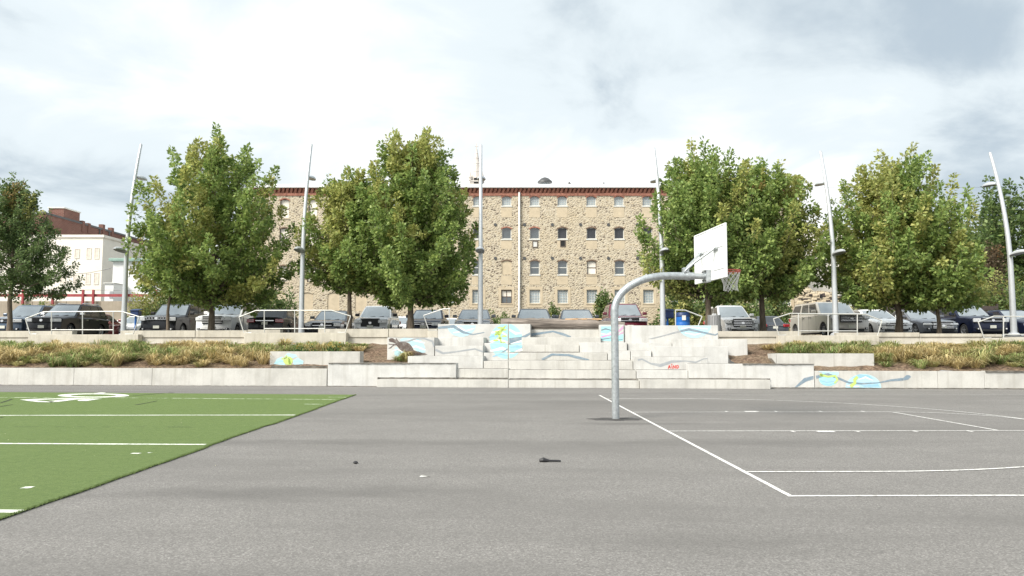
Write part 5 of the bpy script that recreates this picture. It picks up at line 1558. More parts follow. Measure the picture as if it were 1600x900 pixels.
# ------------------------------------------------------------------ ornamental grass on the slopes
def grass_field(name, spots, seed):
    rs = np.random.RandomState(seed)
    Vs, Fs, Ts, base_n = [], [], [], 0
    for (p, r, h, tone, n) in spots:
        a = rs.uniform(0, 2 * np.pi, n); rr0 = np.sqrt(rs.uniform(0, 1, n)) * r * 0.35
        L = h * rs.uniform(0.6, 1.2, n); out = rs.uniform(0.15, 1.0, n) * r * 2.3
        root = np.stack([p.x + np.cos(a) * rr0, p.y + np.sin(a) * rr0, np.full(n, p.z - 0.04)], 1)
        a2 = a + rs.normal(0, 0.5, n)
        dirx = np.stack([np.cos(a2), np.sin(a2), np.zeros(n)], 1)
        w = rs.uniform(0.006, 0.013, (n, 1))
        side = np.stack([-np.sin(a2), np.cos(a2), np.zeros(n)], 1) * w
        m1 = root + dirx * (out * 0.35)[:, None] + np.array([0, 0, 1])[None] * (L * 0.72)[:, None]
        tp = root + dirx * out[:, None] + np.array([0, 0, 1])[None] * (L * rs.uniform(0.30, 0.95, n))[:, None]
        V = np.zeros((n, 5, 3)); V[:, 0] = root - side; V[:, 1] = root + side; V[:, 2] = m1 + side; V[:, 3] = m1 - side; V[:, 4] = tp
        idx = np.arange(n)[:, None] * 5 + base_n
        Fs.append(np.vstack([idx + np.array([[0, 1, 2]]), idx + np.array([[0, 2, 3]]), idx + np.array([[3, 2, 4]])]))
        tt = tone[None] * rs.uniform(0.6, 1.35, (n, 1))
        tt = np.where(rs.uniform(0, 1, (n, 1)) < 0.25, np.array([[0.58, 0.47, 0.26]]) * rs.uniform(0.7, 1.2, (n, 1)), tt)
        Vs.append(V.reshape(-1, 3)); Ts.append(np.repeat(tt, 5, 0)); base_n += n * 5
    me = mesh_np(name, np.vstack(Vs), np.vstack(Fs), np.vstack(Ts))
    o = link(name, me, MAT['grass']); o['kind'] = 'stuff'
    return o
STRAW = np.array([0.66, 0.54, 0.28]); OLIVE = np.array([0.36, 0.42, 0.16]); TANG = np.array([0.50, 0.48, 0.21]); GRN = np.array([0.26, 0.34, 0.12])
def spots(s0, s1, n, seed, bare, omin=0.45, omax=4.2, big=1.0):
    rg = random.Random(seed); out = []
    while len(out) < n:
        s = rg.uniform(s0, s1); o = rg.uniform(omin, omax)
        if bare(s, o) or math.sin(s * 1.7 + 0.6 * math.sin(o * 3.1)) * math.sin(o * 2.3 + s * 0.7) > 0.62:
            continue
        k = 0.5 + 0.5 * math.sin(s * 0.9 + 1.3 * math.sin(o * 1.7 + s * 0.35)) + rg.uniform(-0.35, 0.35)
        tone = STRAW if k > 0.70 else (TANG if k > 0.42 else (OLIVE if k > 0.15 else GRN))
        r = rg.uniform(0.22, 0.40) * big
        out.append((WL(s, o, slope_z(o)), r, rg.choice((0.30, 0.42, 0.5, 0.68)) * rg.uniform(0.85, 1.15) * (1.0 - 0.42 * o / 4.7) * big, tone, rg.randint(80, 130)))
    return out
sl = lambda px, py, o: WP(px, py, o)[0]
sA, sB = sl(421, 560, .75), sl(565, 560, .75)
bare_l = lambda s, o: (s > sl(560, 545, 3.0)) or (sA - 0.2 < s < sB + 0.2 and o < 1.7) or (s > sl(514, 560, 0.4) and o < 1.8) or (math.sin(s * 2.1) * math.sin(o * 2.6 + s) > 0.72 and o < 3.0)
gl1 = grass_field('ornamental_grass_west', spots(-30, sl(562, 545, 3.0), 690, 3, bare_l), 5)
sC, sD = sl(1205, 560, .7), sl(1367, 560, .7)
bare_r = lambda s, o: (s < sl(1206, 545, 3.0)) or (sC - 0.2 < s < sD + 0.2 and o < 1.6) or (s < sl(1228, 545, 2.0) and o < 3.6)
gl2 = grass_field('ornamental_grass_east', spots(sl(1206, 545, 3.0), 30, 690, 8, bare_r), 6)
tag(gl1, 'straw and olive ornamental grass on the slope above the turf wall', 'grass'); tag(gl2, 'straw and olive ornamental grass on the slope above the eel mural', 'grass')
# yellow flowering plants and the tuft growing before the otter
MAT['petal'] = M('yellow_petals', (0.72, 0.42, 0.03), 0.7, var=0.2)
def flower_plant(px, py, label, seed, k=9):
    o = 1.75
    s, _ = WP(px, py, o); b = WL(s, o, slope_z(o) - 0.03)
    rg = random.Random(seed); rs = np.random.RandomState(seed)
    t = thing('flowering_plant', label, 'plant', b, group='yellow flowering plants')
    n = 420
    P = rs.normal(0, 1, (n, 3)) * np.array([0.22, 0.18, 0.10]) + np.array([0, 0, 0.20]); P[:, 2] = np.abs(P[:, 2])
    D = rs.normal(0, 1, (n, 3)) + np.array([0, 0, 0.6])
    mx = rs.uniform(0, 1, (n, 1)); tone = np.array([0.04, 0.09, 0.03]) * (1 - mx) + np.array([0.10, 0.18, 0.05]) * mx
    link('foliage', leaf_mesh('foliage', P, D, 0.13, tone, rs, asp=0.4), MAT['leaf'], t)
    for i in range(k):
        p = Vector((rg.gauss(0, .20), rg.gauss(0, .14), rg.uniform(0.42, 0.66)))
        MB().tube([(p.x * 0.3, p.y * 0.3, 0.05), p], 0.006, 4).build('stem', MAT['turf'], t, world=False)
        m = MB()
        for q in range(8):
            a = 2 * math.pi * q / 8
            d = Vector((math.cos(a), math.sin(a), 0.15)); sd = Vector((-math.sin(a), math.cos(a), 0)) * 0.016
            m.poly([p - sd * 0.5, p + sd * 0.5, p + d * 0.055 + sd, p + d * 0.07, p + d * 0.055 - sd])
        m.lathe([(0.018, 0.0), (0.012, 0.02)], 7, p)
        m.build('flower', MAT['petal'], t, world=False)
flower_plant(467, 548, 'yellow flowering plant above the flower mural wall, left one', 71)
flower_plant(520, 548, 'yellow flowering plant above the flower mural wall, right one', 72, 12)
s_, _ = WP(634, 557, 1.45)
b = WL(s_, 1.45, 0.80)
t = thing('grass_tuft', 'dry brown and green tuft growing before the painted otter', 'plant', b)
gg = grass_field('blades', [(Vector((0, 0, 0)), 0.30, 0.55, TANG, 160), (Vector((-0.25, 0, 0)), 0.25, 0.36, GRN, 140), (Vector((0.15, 0, 0)), 0.2, 0.6, np.array([0.2, 0.12, 0.06]), 90)], 9)
gg.parent = t
# ------------------------------------------------------------------ parked cars
def wheel_meshes():
    ty = MB().lathe([(0.215, -0.105), (0.30, -0.115), (0.325, -0.09), (0.335, -0.03), (0.335, 0.03), (0.325, 0.09), (0.30, 0.115), (0.215, 0.105)], 24, axis='x', cap=False).me('tyre', True, 50)
    rm = MB()
    rm.lathe([(0.22, -0.10), (0.222, 0.10), (0.205, 0.104), (0.195, 0.07)], 24, axis='x', cap=False)
    for k in range(5):
        a = 2 * math.pi * k / 5 + 0.3
        d = Vector((0, math.cos(a), math.sin(a))); s = Vector((0, -math.sin(a), math.cos(a)))
        vs = []
        for x in (0.06, 0.092):
            for r_, w in ((0.03, 0.035), (0.20, 0.026)):
                for sg in (-1, 1):
                    vs.append(d * r_ + s * w * sg + Vector((x, 0, 0)))
        rm.add(vs, [(4, 5, 7, 6), (0, 2, 3, 1), (0, 4, 6, 2), (1, 3, 7, 5), (2, 6, 7, 3)])
    rm.lathe([(0.05, 0.06), (0.045, 0.10)], 12, axis='x')
    rim = rm.me('rim', True, 40)
    hub = MB().lathe([(0.2, 0.03), (0.2, 0.04)], 20, axis='x').me('brake_disc')
    ty.materials.append(MAT['tyre']); rim.materials.append(MAT['rim_metal']); hub.materials.append(MAT['black_plastic'])
    return ty, rim, hub
TYRE, RIM, HUB = wheel_meshes()
PAINT = {}
def car_paint(name, c, metal=0.3, rough=0.28):
    if name not in PAINT:
        PAINT[name] = M(name + '_car_paint', c, 0.38, metal, var=0.06, scale=2.0, coat=0.9 if sum(c) > 0.2 else 0.45, spec=0.25)
    return PAINT[name]
BLACK = ('black', (0.014, 0.015, 0.018), 0.2); NAVY = ('navy', (0.012, 0.017, 0.042), 0.3); GREY = ('grey', (0.16, 0.17, 0.19), 0.4); DGREY = ('dark_grey', (0.075, 0.085, 0.10), 0.4)
WHITE = ('white', (0.88, 0.88, 0.87), 0.0); SILVER = ('silver', (0.55, 0.56, 0.57), 0.4); MAROON = ('maroon', (0.155, 0.022, 0.04), 0.3); BEIGE = ('silver_beige', (0.56, 0.53, 0.48), 0.3); BLUEG = ('blue_grey', (0.07, 0.10, 0.145), 0.5); RED = ('dark_red', (0.17, 0.025, 0.022), 0.3); PEARL = ('pearl_silver', (0.68, 0.69, 0.70), 0.25)
STY = {
    'suv':   dict(L=4.75, W=1.88, H=1.74, zf=0.98, zc=1.10, belt=1.08, zd=1.06, yc=1.30, rf=0.80, rr=0.55, rb=0.14, arch=0.40),
    'boxy':  dict(L=4.85, W=1.92, H=1.84, zf=1.06, zc=1.17, belt=1.15, zd=1.13, yc=1.35, rf=0.68, rr=0.35, rb=0.10, arch=0.42),
    'long':  dict(L=5.65, W=2.04, H=1.90, zf=1.12, zc=1.22, belt=1.20, zd=1.18, yc=1.42, rf=0.66, rr=0.42, rb=0.10, arch=0.44),
    'cross': dict(L=4.35, W=1.79, H=1.62, zf=0.92, zc=1.05, belt=1.03, zd=1.03, yc=1.22, rf=0.86, rr=0.60, rb=0.14, arch=0.38),
    'sedan': dict(L=4.80, W=1.83, H=1.45, zf=0.78, zc=0.96, belt=0.95, zd=1.02, yc=1.40, rf=0.92, rr=1.30, rb=0.52, arch=0.37),
    'old':   dict(L=5.10, W=1.90, H=1.44, zf=0.78, zc=0.94, belt=0.93, zd=0.95, yc=1.55, rf=0.80, rr=1.55, rb=0.85, arch=0.37),
}
def car(label, px, D, style, paint, rev=False, grille='bars', yaw=0.0, group='cars in the parking lot', name='parked_car', rails=False, plate=True, face='chrome', light='wide', parts=True, z=LOT_Z, hs=1.0, emblem=True, by_rear=False):
    S = dict(STY[style]); L, W = S['L'], S['W']; H = S['H'] * hs
    c = U(px, 515, D)
    base = Vector((c.x, D + L / 2, z))
    t = thing(name, label, 'car', base, (math.pi if rev else 0.0) + yaw, group)
    pm = car_paint(paint[0], paint[1], paint[2])
    hL, hW = L / 2, W / 2
    yc = -hL + S['yc']; zc, zf, belt, zd = S['zc'], S['zf'], S['belt'], S['zd']
    yg = hL - S['rb']
    fw, rw = -hL + 0.93, hL - 1.0 if style != 'old' else hL - 1.15
    ra = S['arch']
    out = [(-hL + 0.16, 0.20, 'f'), (-hL + 0.03, 0.27, 'f'), (-hL, 0.42, 'f'), (-hL + 0.01, 0.58, 'f'), (-hL + 0.05, zf - 0.14, 'f'), (-hL + 0.12, zf - 0.03, 'f'), (-hL + 0.26, zf + 0.015, 'h'), (-hL + 0.75, (zf + zc) / 2 + 0.035, 'h'), (yc, zc, 'h'), (yc + 0.8, belt, 'h'), (0.4, belt + 0.01, 'h'), (yg, zd, 'h'), (hL - 0.16, zd - 0.02, 'h'), (hL - 0.05, zd - 0.16, 'r'), (hL - 0.02, 0.66, 'r'), (hL, 0.52, 'r'), (hL - 0.02, 0.34, 'r'), (hL - 0.18, 0.24, 'r')]
    if style in ('suv', 'boxy', 'long', 'cross'):
        out[12] = (hL - 0.10, zd - 0.02, 'h')
    sill = 0.23
    for cy in (rw, fw):
        out.append((cy + ra + 0.02, sill, 's'))
        for k in range(0, 11):
            a = math.pi * k / 10
            out.append((cy + ra * math.cos(a), 0.335 + ra * math.sin(a) * (1.0), 'a'))
        out.append((cy - ra - 0.02, sill, 's'))
    st = [-1.0, -0.965, -0.88, -0.68, -0.35, 0, 0.35, 0.68, 0.88, 0.965, 1.0]
    drop = {1.0: 0.085, 0.965: 0.038, 0.88: 0.010}
    vs, fs = [], []
    n = len(out)
    for s in st:
        a = abs(s); e = drop.get(a, 0.0)
        for (y, zz, k) in out:
            x = s * hW
            if k in ('f', 'h'):
                x *= 1 - 0.085 * max(0, (-y - hL + 0.7) / 0.7) ** 1.5
            if k in ('r', 'h'):
                x *= 1 - 0.06 * max(0, (y - hL + 0.6) / 0.6) ** 1.5
            if k == 'f': y = y + 0.20 * a ** 3.2; zz = zz - (e if zz > 0.6 else 0)
            elif k == 'r': y = y - 0.14 * a ** 3.2; zz = zz - (e * 0.7 if zz > 0.7 else 0)
            elif k == 'h':
                zz = zz - 0.035 * a * a - e
            if k in ('s', 'a') and zz < 0.4:
                x *= 0.985
            vs.append((x, y, zz))
    for i in range(len(st) - 1):
        for j in range(n):
            q = (j + 1) % n
            fs.append((i * n + j, (i + 1) * n + j, (i + 1) * n + q, i * n + q))
    fs.append(tuple(range(n))); fs.append(tuple((len(st) - 1) * n + j for j in reversed(range(n))))
    link('body', mesh('body', vs, fs, True, 32), pm, t)
    MB().box(-hW * 0.80, hW * 0.80, -hL + 0.35, hL - 0.35, 0.18, 0.62).build('underbody', MAT['black_plastic'], t, world=False)
    # cabin: rings from belt to roof
    zb = belt - 0.06
    y0a, y0b = yc - 0.02, yc + S['rf']
    y1a, y1b = yg - 0.02, hL - S['rr'] - 0.05
    wa, wb_ = hW * 0.925, hW * 0.735 if style not in ('boxy', 'long') else hW * 0.80
    def hgt(v): return zb + (H - 0.035 - zb) * v
    def wid(v): return wa + (wb_ - wa) * (v ** 1.25)
    def yf_(v): return y0a + (y0b - y0a) * v ** 0.96
    def yr_(v): return y1a + (y1b - y1a) * v ** (0.96 if style in ('sedan', 'old') else 1.5)
    bf, br_ = 0.16, 0.12
    def front(f, v): return Vector((f * wid(v), yf_(v) + bf * abs(f) ** 3, hgt(v) ))
    def rear(f, v): return Vector((f * wid(v), yr_(v) - br_ * abs(f) ** 3, hgt(v)))
    def side(sg, u, v):
        y = (yf_(v) + bf) + ((yr_(v) - br_) - (yf_(v) + bf)) * u
        return Vector((sg * wid(v), y, hgt(v)))
    vl = [0, 0.25, 0.5, 0.75, 0.92, 1.0]
    fl = [-1, -0.85, -0.5, 0, 0.5, 0.85]
    ul = [0, 0.2, 0.4, 0.6, 0.8]
    vs, fs = [], []
    for v in vl:
        ring = [front(f, v) for f in fl] + [side(1, u, v) for u in ul] + [rear(-f, v) for f in fl] + [side(-1, 1 - u, v) for u in ul]
        vs += ring
    m_ = len(fl) * 2 + len(ul) * 2
    ctr = Vector((0, (yf_(1) + yr_(1)) / 2, 0))
    for sc_, dz in ((0.93, 0.026), (0.70, 0.040), (0.35, 0.045)):
        for i in range(m_):
            p = vs[(len(vl) - 1) * m_ + i]
            vs.append(Vector((p.x * sc_, ctr.y + (p.y - ctr.y) * sc_, p.z + dz)))
    nr = len(vl) + 3
    for i in range(nr - 1):
        for k in range(m_):
            q = (k + 1) % m_
            fs.append((i * m_ + k, i * m_ + q, (i + 1) * m_ + q, (i + 1) * m_ + k))
    fs.append(tuple((nr - 1) * m_ + k for k in range(m_)))
    link('cabin', mesh('cabin', vs, fs, True, 50), pm, t)
    def patch(fn, a0, a1, b0, b1, outw, na=6, nb=3):
        vs, fs = [], []
        for j in range(nb + 1):
            for i in range(na + 1):
                p = fn(a0 + (a1 - a0) * i / na, b0 + (b1 - b0) * j / nb)
                vs.append(p + outw)
        for j in range(nb):
            for i in range(na):
                q = j * (na + 1) + i
                fs.append((q, q + 1, q + na + 2, q + na + 1))
        return mesh('glass', vs, fs, True)
    link('windscreen', patch(lambda f, v: front(f, v), -0.90, 0.90, 0.10, 0.93, Vector((0, -0.012, 0.010)), 10, 4), MAT['windscreen'], t)
    link('rear_window', patch(lambda f, v: rear(f, v), -0.84, 0.84, 0.30 if style in ('suv', 'boxy', 'long', 'cross') else 0.12, 0.92, Vector((0, 0.012, 0.010)), 10, 4), MAT['car_glass'], t)
    wins = [(0.03, 0.40), (0.44, 0.74), (0.78, 0.97)] if style in ('suv', 'boxy', 'long', 'cross') else [(0.05, 0.48), (0.52, 0.93)]
    if style == 'long': wins = [(0.03, 0.30), (0.34, 0.60), (0.66, 0.97)]
    for sg in (-1, 1):
        for u0, u1 in wins:
            link('side_window', patch(lambda u, v: side(sg, u, v), u0, u1, 0.16, 0.88, Vector((sg * 0.008, 0, 0.004)), 4, 4), MAT['car_glass'], t)
    # wheels
    for sg in (-1, 1):
        for cy in (fw, rw):
            w = bpy.data.objects.new('wheel', HUB); COL.objects.link(w); w.parent = t
            w.location = (sg * (hW - 0.135), cy, 0.335); w.rotation_euler = (0, 0, 0 if sg > 0 else math.pi)
            a = bpy.data.objects.new('tyre', TYRE); COL.objects.link(a); a.parent = w
            b = bpy.data.objects.new('rim', RIM); COL.objects.link(b); b.parent = w
    # front face
    nose = lambda xf: -hL + 0.20 * abs(xf) ** 3.2
    zl = zf - 0.15
    if light == 'wide':
        hw_, hh = 0.24, 0.085
    elif light == 'square':
        hw_, hh = 0.17, 0.095
    else:
        hw_, hh = 0.27, 0.055
    for sg in (-1, 1):
        xc_ = sg * (hW * 0.90 - hw_)
        m = MB(); m.box(xc_ - hw_, xc_ + hw_, -0.16, 0.10, zl - hh, zl + hh)
        yy = nose(0.72) + 0.055
        rot = Matrix.Rotation(sg * 0.42, 3, 'Z')
        m.v = [rot @ (v - Vector((xc_, 0, 0))) + Vector((xc_, yy + 0.075, 0)) for v in m.v]
        h = m.build('headlight', MAT['lamp_lens'], t, world=False, bevel=0.03)
        m = MB(); m.box(xc_ - sg * 0.03 - hw_ * 0.30, xc_ - sg * 0.03 + hw_ * 0.10, yy - 0.092, yy + 0.02, zl - hh * 0.35, zl + hh * 0.35)
        m.v = [rot @ (v - Vector((xc_, yy, 0))) + Vector((xc_, yy - 0.0, 0)) for v in m.v]
        m.build('lamp_unit', MAT['black_plastic'], h, world=False, bevel=0.02)
    gw = hW * (0.52 if light != 'slim' else 0.56)
    g0, g1 = {'bars': (zl - 0.11, zl + 0.10), 'big': (zl - 0.26, zl + 0.12), 'slots': (zl - 0.05, zl + 0.13), 'slim': (zl - 0.07, zl + 0.05), 'none': (zl - 0.02, zl + 0.02)}[grille]
    m = MB(); m.box(-gw, gw, -hL - 0.014, -hL + 0.2, g0, g1); g = m.build('grille', MAT['black_plastic'], t, world=False, bevel=0.02)
    tm = MAT['chrome'] if face == 'chrome' else (MAT['black_plastic'] if face == 'black' else pm)
    if grille == 'slots':
        for k in range(7):
            x = -gw + gw * 2 * (k + 0.5) / 7
            m = MB(); frame_mesh(m, x - 0.055, x + 0.055, g0 + 0.01, g1 - 0.01, 0.014, -hL - 0.03, -hL - 0.01); m.build('slot_ring', MAT['chrome'], g, world=False)
    elif grille != 'none':
        k_ = {'bars': 2, 'big': 4, 'slim': 1}[grille]
        for k in range(k_):
            zz = g0 + (g1 - g0) * (k + 1) / (k_ + 1)
            m = MB(); m.box(-gw + 0.01, gw - 0.01, -hL - 0.028, -hL - 0.010, zz - 0.012, zz + 0.012); m.build('grille_bar', tm if k % 2 == 0 or grille == 'big' else MAT['black_plastic'], g, world=False)
        m = MB(); m.box(-gw - 0.015, gw + 0.015, -hL - 0.024, -hL, g1, g1 + 0.03); m.build('grille_trim', tm, g, world=False, bevel=0.008)
    if emblem:
        m = MB(); m.tube([(0, -hL - 0.045, (g0 + g1) / 2), (0, -hL - 0.02, (g0 + g1) / 2)], 0.062, 14); m.v = [Vector((v.x * 1.25, v.y, v.z)) for v in m.v]; m.build('emblem', MAT['chrome'], g, world=False)
    m = MB(); m.box(-hW * 0.62, hW * 0.62, -hL + 0.012, -hL + 0.2, 0.28, 0.40); m.build('lower_intake', MAT['black_plastic'], t, world=False, bevel=0.02)
    for sg in (-1, 1):
        m = MB(); m.box(sg * hW * 0.74 - 0.075, sg * hW * 0.74 + 0.075, nose(0.74) - 0.02, nose(0.74) + 0.15, 0.36, 0.46); f_ = m.build('fog_light', MAT['black_plastic'], t, world=False, bevel=0.02)
        m = MB(); m.lathe([(0.04, 0), (0.035, 0.02)], 10, axis='x'); m.v = [Vector((sg * hW * 0.74 + v.y, nose(0.74) - 0.022 - v.x, 0.41 + v.z)) for v in m.v]; m.build('fog_lens', MAT['lamp_lens'], f_, world=False)
    if plate:
        m = MB(); m.box(-0.15, 0.15, -hL - 0.03, -hL - 0.012, 0.44, 0.58); m.build('licence_plate', MAT['plate'], t, world=False)
    # rear face
    for sg in (-1, 1):
        x = sg * hW * 0.76
        m = MB(); m.box(x - 0.20, x + 0.20, hL - 0.22, hL + 0.025, zd - 0.30, zd - 0.12)
        rot = Matrix.Rotation(-sg * 0.26, 3, 'Z'); cc = Vector((x, hL - 0.10, 0)); m.v = [rot @ (v - cc) + cc - Vector((0, 0.03, 0)) for v in m.v]
        m.build('tail_light', MAT['tail_red'], t, world=False, bevel=0.025)
    m = MB(); m.box(-0.15, 0.15, hL - 0.01, hL + 0.015, 0.62, 0.76); m.build('rear_plate', MAT['plate'], t, world=False)
    m = MB(); m.box(-hW * 0.5, hW * 0.5, hL - 0.03, hL + 0.012, zd - 0.22, zd - 0.185); m.build('boot_trim', MAT['chrome'], t, world=False)
    # mirrors, handles, wipers
    for sg in (-1, 1):
        mz = belt + 0.05
        m = MB(); m.box(sg * hW * 0.93 - 0.0 + (0.03 if sg > 0 else -0.25), sg * hW * 0.93 + (0.25 if sg > 0 else -0.03), yc + 0.38, yc + 0.53, mz, mz + 0.15)
        mi = m.build('mirror', MAT['chrome'] if face == 'chrome_all' else (pm if face != 'black' else MAT['black_plastic']), t, world=False, bevel=0.035)
        for cy in (0.10, 1.05):
            m = MB(); m.box(sg * hW - 0.012 if sg > 0 else -hW - 0.022, sg * hW + 0.022 if sg > 0 else -hW + 0.012, cy + yc + 0.95 - 0.1, cy + yc + 0.95 + 0.1, belt - 0.19, belt - 0.155); m.build('door_handle', MAT['chrome'] if 'chrome' in face else pm, t, world=False)
        for cy in (yc + 0.35, yc + 1.30, yc + 2.15):
            m = MB(); m.box(sg * hW - 0.01 if sg > 0 else -hW - 0.0015, sg * hW + 0.0015 if sg > 0 else -hW + 0.01, cy, cy + 0.012, 0.30, belt - 0.10); m.build('door_gap', MAT['black_plastic'], t, world=False)
        if rails:
            m = MB(); m.tube([(sg * wb_ * 0.92, y0b + 0.25, H + 0.0), (sg * wb_ * 0.92, y0b + 0.40, H + 0.045), (sg * wb_ * 0.92, y1b - 0.35, H + 0.045), (sg * wb_ * 0.92, y1b - 0.2, H - 0.01)], 0.02, 6); m.build('roof_rail', MAT['chrome'] if face == 'chrome_all' else MAT['black_plastic'], t, world=False)
    for xx in (-0.42, 0.12):
        p = front(xx, 0.06); q = front(xx + 0.45, 0.13)
        MB().tube([p + Vector((0, -0.02, 0.02)), q + Vector((0, -0.022, 0.02))], 0.010, 4).build('wiper', MAT['black_plastic'], t, world=False)
    return t
car('dark blue-grey crossover half hidden by the oak trunk at the left edge', 3, 38.2, 'suv', BLUEG, face='body')
car('black car with chrome mirrors and roof rails behind the first handrail', 64, 37.2, 'suv', BLACK, face='chrome_all', rails=True, hs=1.0)
car('dark red car showing only its rear half behind the black chrome-mirrored car', 118, 43.0, 'sedan', RED, rev=True)
car('white car mostly hidden by the first lamp post', 186, 46.0, 'sedan', WHITE)
car('black boxy off-roader with seven-slot grille and yellow plate', 244, 38.0, 'boxy', BLACK, grille='slots', face='black', light='square', hs=0.96)
car('white off-road car with dark grille and oval emblem behind the big maple trunk', 331, 37.6, 'boxy', WHITE, grille='big', face='body', rails=False, hs=1.02)
car('black sedan parked nose-in, red tail lights towards the court', 413, 37.6, 'sedan', BLACK, rev=True)
car('dark grey older sedan behind the second lamp post', 503, 38.0, 'old', DGREY, grille='bars', light='square')
car('silver crossover with black lower grille beside the yellowing maple', 578, 37.4, 'cross', PEARL, grille='big', face='black', hs=1.02)
car('white car with dark roof glimpsed between the silver crossover and the tall maple', 618, 47.0, 'sedan', WHITE)
car('dark blue sedan with round emblem behind the tall maple trunk', 661, 37.0, 'sedan', NAVY, grille='slim', light='wide')
car('small white car glimpsed right of the dark blue sedan', 694, 50.0, 'sedan', WHITE)
car('slate grey sedan above the tall mural block', 738, 36.8, 'sedan', GREY, grille='bars', hs=1.0)
car('dark grey sedan above the left end of the weathered log', 836, 36.4, 'old', DGREY, grille='slim', hs=1.02)
car('pale blue-grey car glimpsed between the two sedans behind the log', 872, 49.0, 'sedan', BLUEG)
car('dark grey sedan above the right end of the weathered log', 907, 36.6, 'old', DGREY, grille='bars', light='square', hs=1.0)
car('maroon car with pale headlights behind the hoop post', 985, 36.8, 'suv', MAROON, grille='bars', light='wide', rails=True, hs=1.0)
car('silver-white crossover with black chrome-edged grille right of the steel bin', 1161, 37.6, 'cross', PEARL, grille='big', light='square', face='chrome', hs=1.04)
car('dark car showing its tail behind the orange cone', 1212, 47.0, 'sedan', DGREY, rev=True)
car('long silver-beige car with black grille behind the handrail', 1331, 36.8, 'long', BEIGE, grille='big', face='chrome', light='square', hs=0.965)
car('white sedan with slim dark grille behind the wide maple trunk', 1402, 37.0, 'sedan', WHITE, grille='slim', light='slim')
car('grey sedan behind the thin dark maple trunk', 1474, 37.2, 'sedan', GREY, grille='big', light='slim')
car('navy car with bright square headlights before the last handrail', 1552, 37.4, 'suv', NAVY, grille='bars', light='square', hs=0.99)
car('dark blue sedan cut by the right picture edge', 1632, 37.4, 'sedan', NAVY, grille='bars')

# ------------------------------------------------------------------ small things
def barrel(px, off, label):
    s, _ = WP(px, 505, off); b = WL(s, off, LOT_Z)
    t = thing('trash_barrel', label, 'trash barrel', b)
    MB().lathe([(0.27, 0.0), (0.285, 0.04), (0.30, 0.22), (0.285, 0.25), (0.30, 0.28), (0.30, 0.55), (0.285, 0.58), (0.30, 0.61), (0.285, 0.82)], 22, b).build('drum', MAT['blue_plastic'], t, smooth=True, sharp=60)
    MB().lathe([(0.31, 0.82), (0.31, 0.88), (0.27, 0.98), (0.22, 1.0)], 22, b).build('dome_lid', MAT['navy'], t, smooth=True)
    m = MB(); m.box(b.x - 0.10, b.x + 0.06, b.y - 0.315, b.y - 0.29, b.z + 0.66, b.z + 0.86); m.build('notice', MAT['white_frame'], t)
    return t
barrel(1067, 6.0, 'blue plastic barrel bin with dark domed lid inside the short handrail')
s, _ = WP(1116, 505, 5.75); b = WL(s, 5.75, LOT_Z)
t = thing('steel_bin', 'round grey slatted steel litter bin beside the silver-white crossover', 'litter bin', b)
MB().lathe([(0.22, 0.04), (0.22, 0.80)], 20, b).build('liner', MAT['bolt'], t, smooth=True)
for k in range(26):
    a = 2 * math.pi * k / 26; r_ = 0.265
    m = MB(); m.box(-0.024, 0.024, -0.004, 0.004, 0.05, 0.84)
    m.v = [Matrix.Rotation(a + math.pi / 2, 3, 'Z') @ v + Vector((b.x + r_ * math.cos(a), b.y + r_ * math.sin(a), b.z)) for v in m.v]
    m.build('slat', MAT['steel_can'], t)
for z in (0.06, 0.82):
    MB().lathe([(0.25, z), (0.275, z), (0.275, z + 0.045), (0.25, z + 0.045)], 22, b).build('band', MAT['steel_can'], t, smooth=True)
def box_sign(px, py0, py1, off, label, w=0.25):
    s, _ = WP(px, 500, off); b = WL(s, off, LOT_Z)
    t = thing('post_box', label, 'box on post', b)
    z0, z1 = U(px, py1, b.y).z, U(px, py0, b.y).z
    m = MB(); m.box(b.x - w, b.x + w, b.y - 0.16, b.y + 0.16, z0, z1 - 0.05); m.build('box', MAT['navy'], t, bevel=0.02)
    m = MB(); m.add([(b.x - w - .02, b.y - .2, z1 - .05), (b.x + w + .02, b.y - .2, z1 - .05), (b.x + w + .02, b.y + .2, z1 + .02), (b.x - w - .02, b.y + .2, z1 + .02), (b.x - w - .02, b.y - .2, z1 - .02), (b.x + w + .02, b.y - .2, z1 - .02), (b.x + w + .02, b.y + .2, z1 + .05), (b.x - w - .02, b.y + .2, z1 + .05)], [(0, 3, 2, 1), (4, 5, 6, 7), (0, 1, 5, 4), (1, 2, 6, 5), (2, 3, 7, 6), (3, 0, 4, 7)]); m.build('lid', MAT['navy'], t)
    MB().tube([(b.x, b.y, LOT_Z), (b.x, b.y, z0)], 0.05, 8).build('post', MAT['blue_plastic'], t, smooth=True)
box_sign(1043, 484, 497, 6.6, 'navy box on a blue post beside the blue barrel')
box_sign(212, 484, 494, 7.2, 'navy box on a post beside the black boxy off-roader', 0.19)
s_ = U(1193, 510, 45.0)
t = thing('traffic_cone', 'small orange traffic cone right of the maple trunk by the silver-white crossover', 'traffic cone', (s_.x, 45, LOT_Z))
MB().lathe([(0.17, 0.03), (0.03, 0.75)], 14, (s_.x, 45, LOT_Z)).build('cone', MAT['orange'], t, smooth=True)
m = MB(); m.box(s_.x - 0.2, s_.x + 0.2, 44.8, 45.2, LOT_Z, LOT_Z + 0.03); m.build('foot', MAT['orange'], t)
MB().lathe([(0.117, 0.33), (0.083, 0.50)], 14, (s_.x, 45, LOT_Z), cap=False).build('white_band', MAT['white_frame'], t)

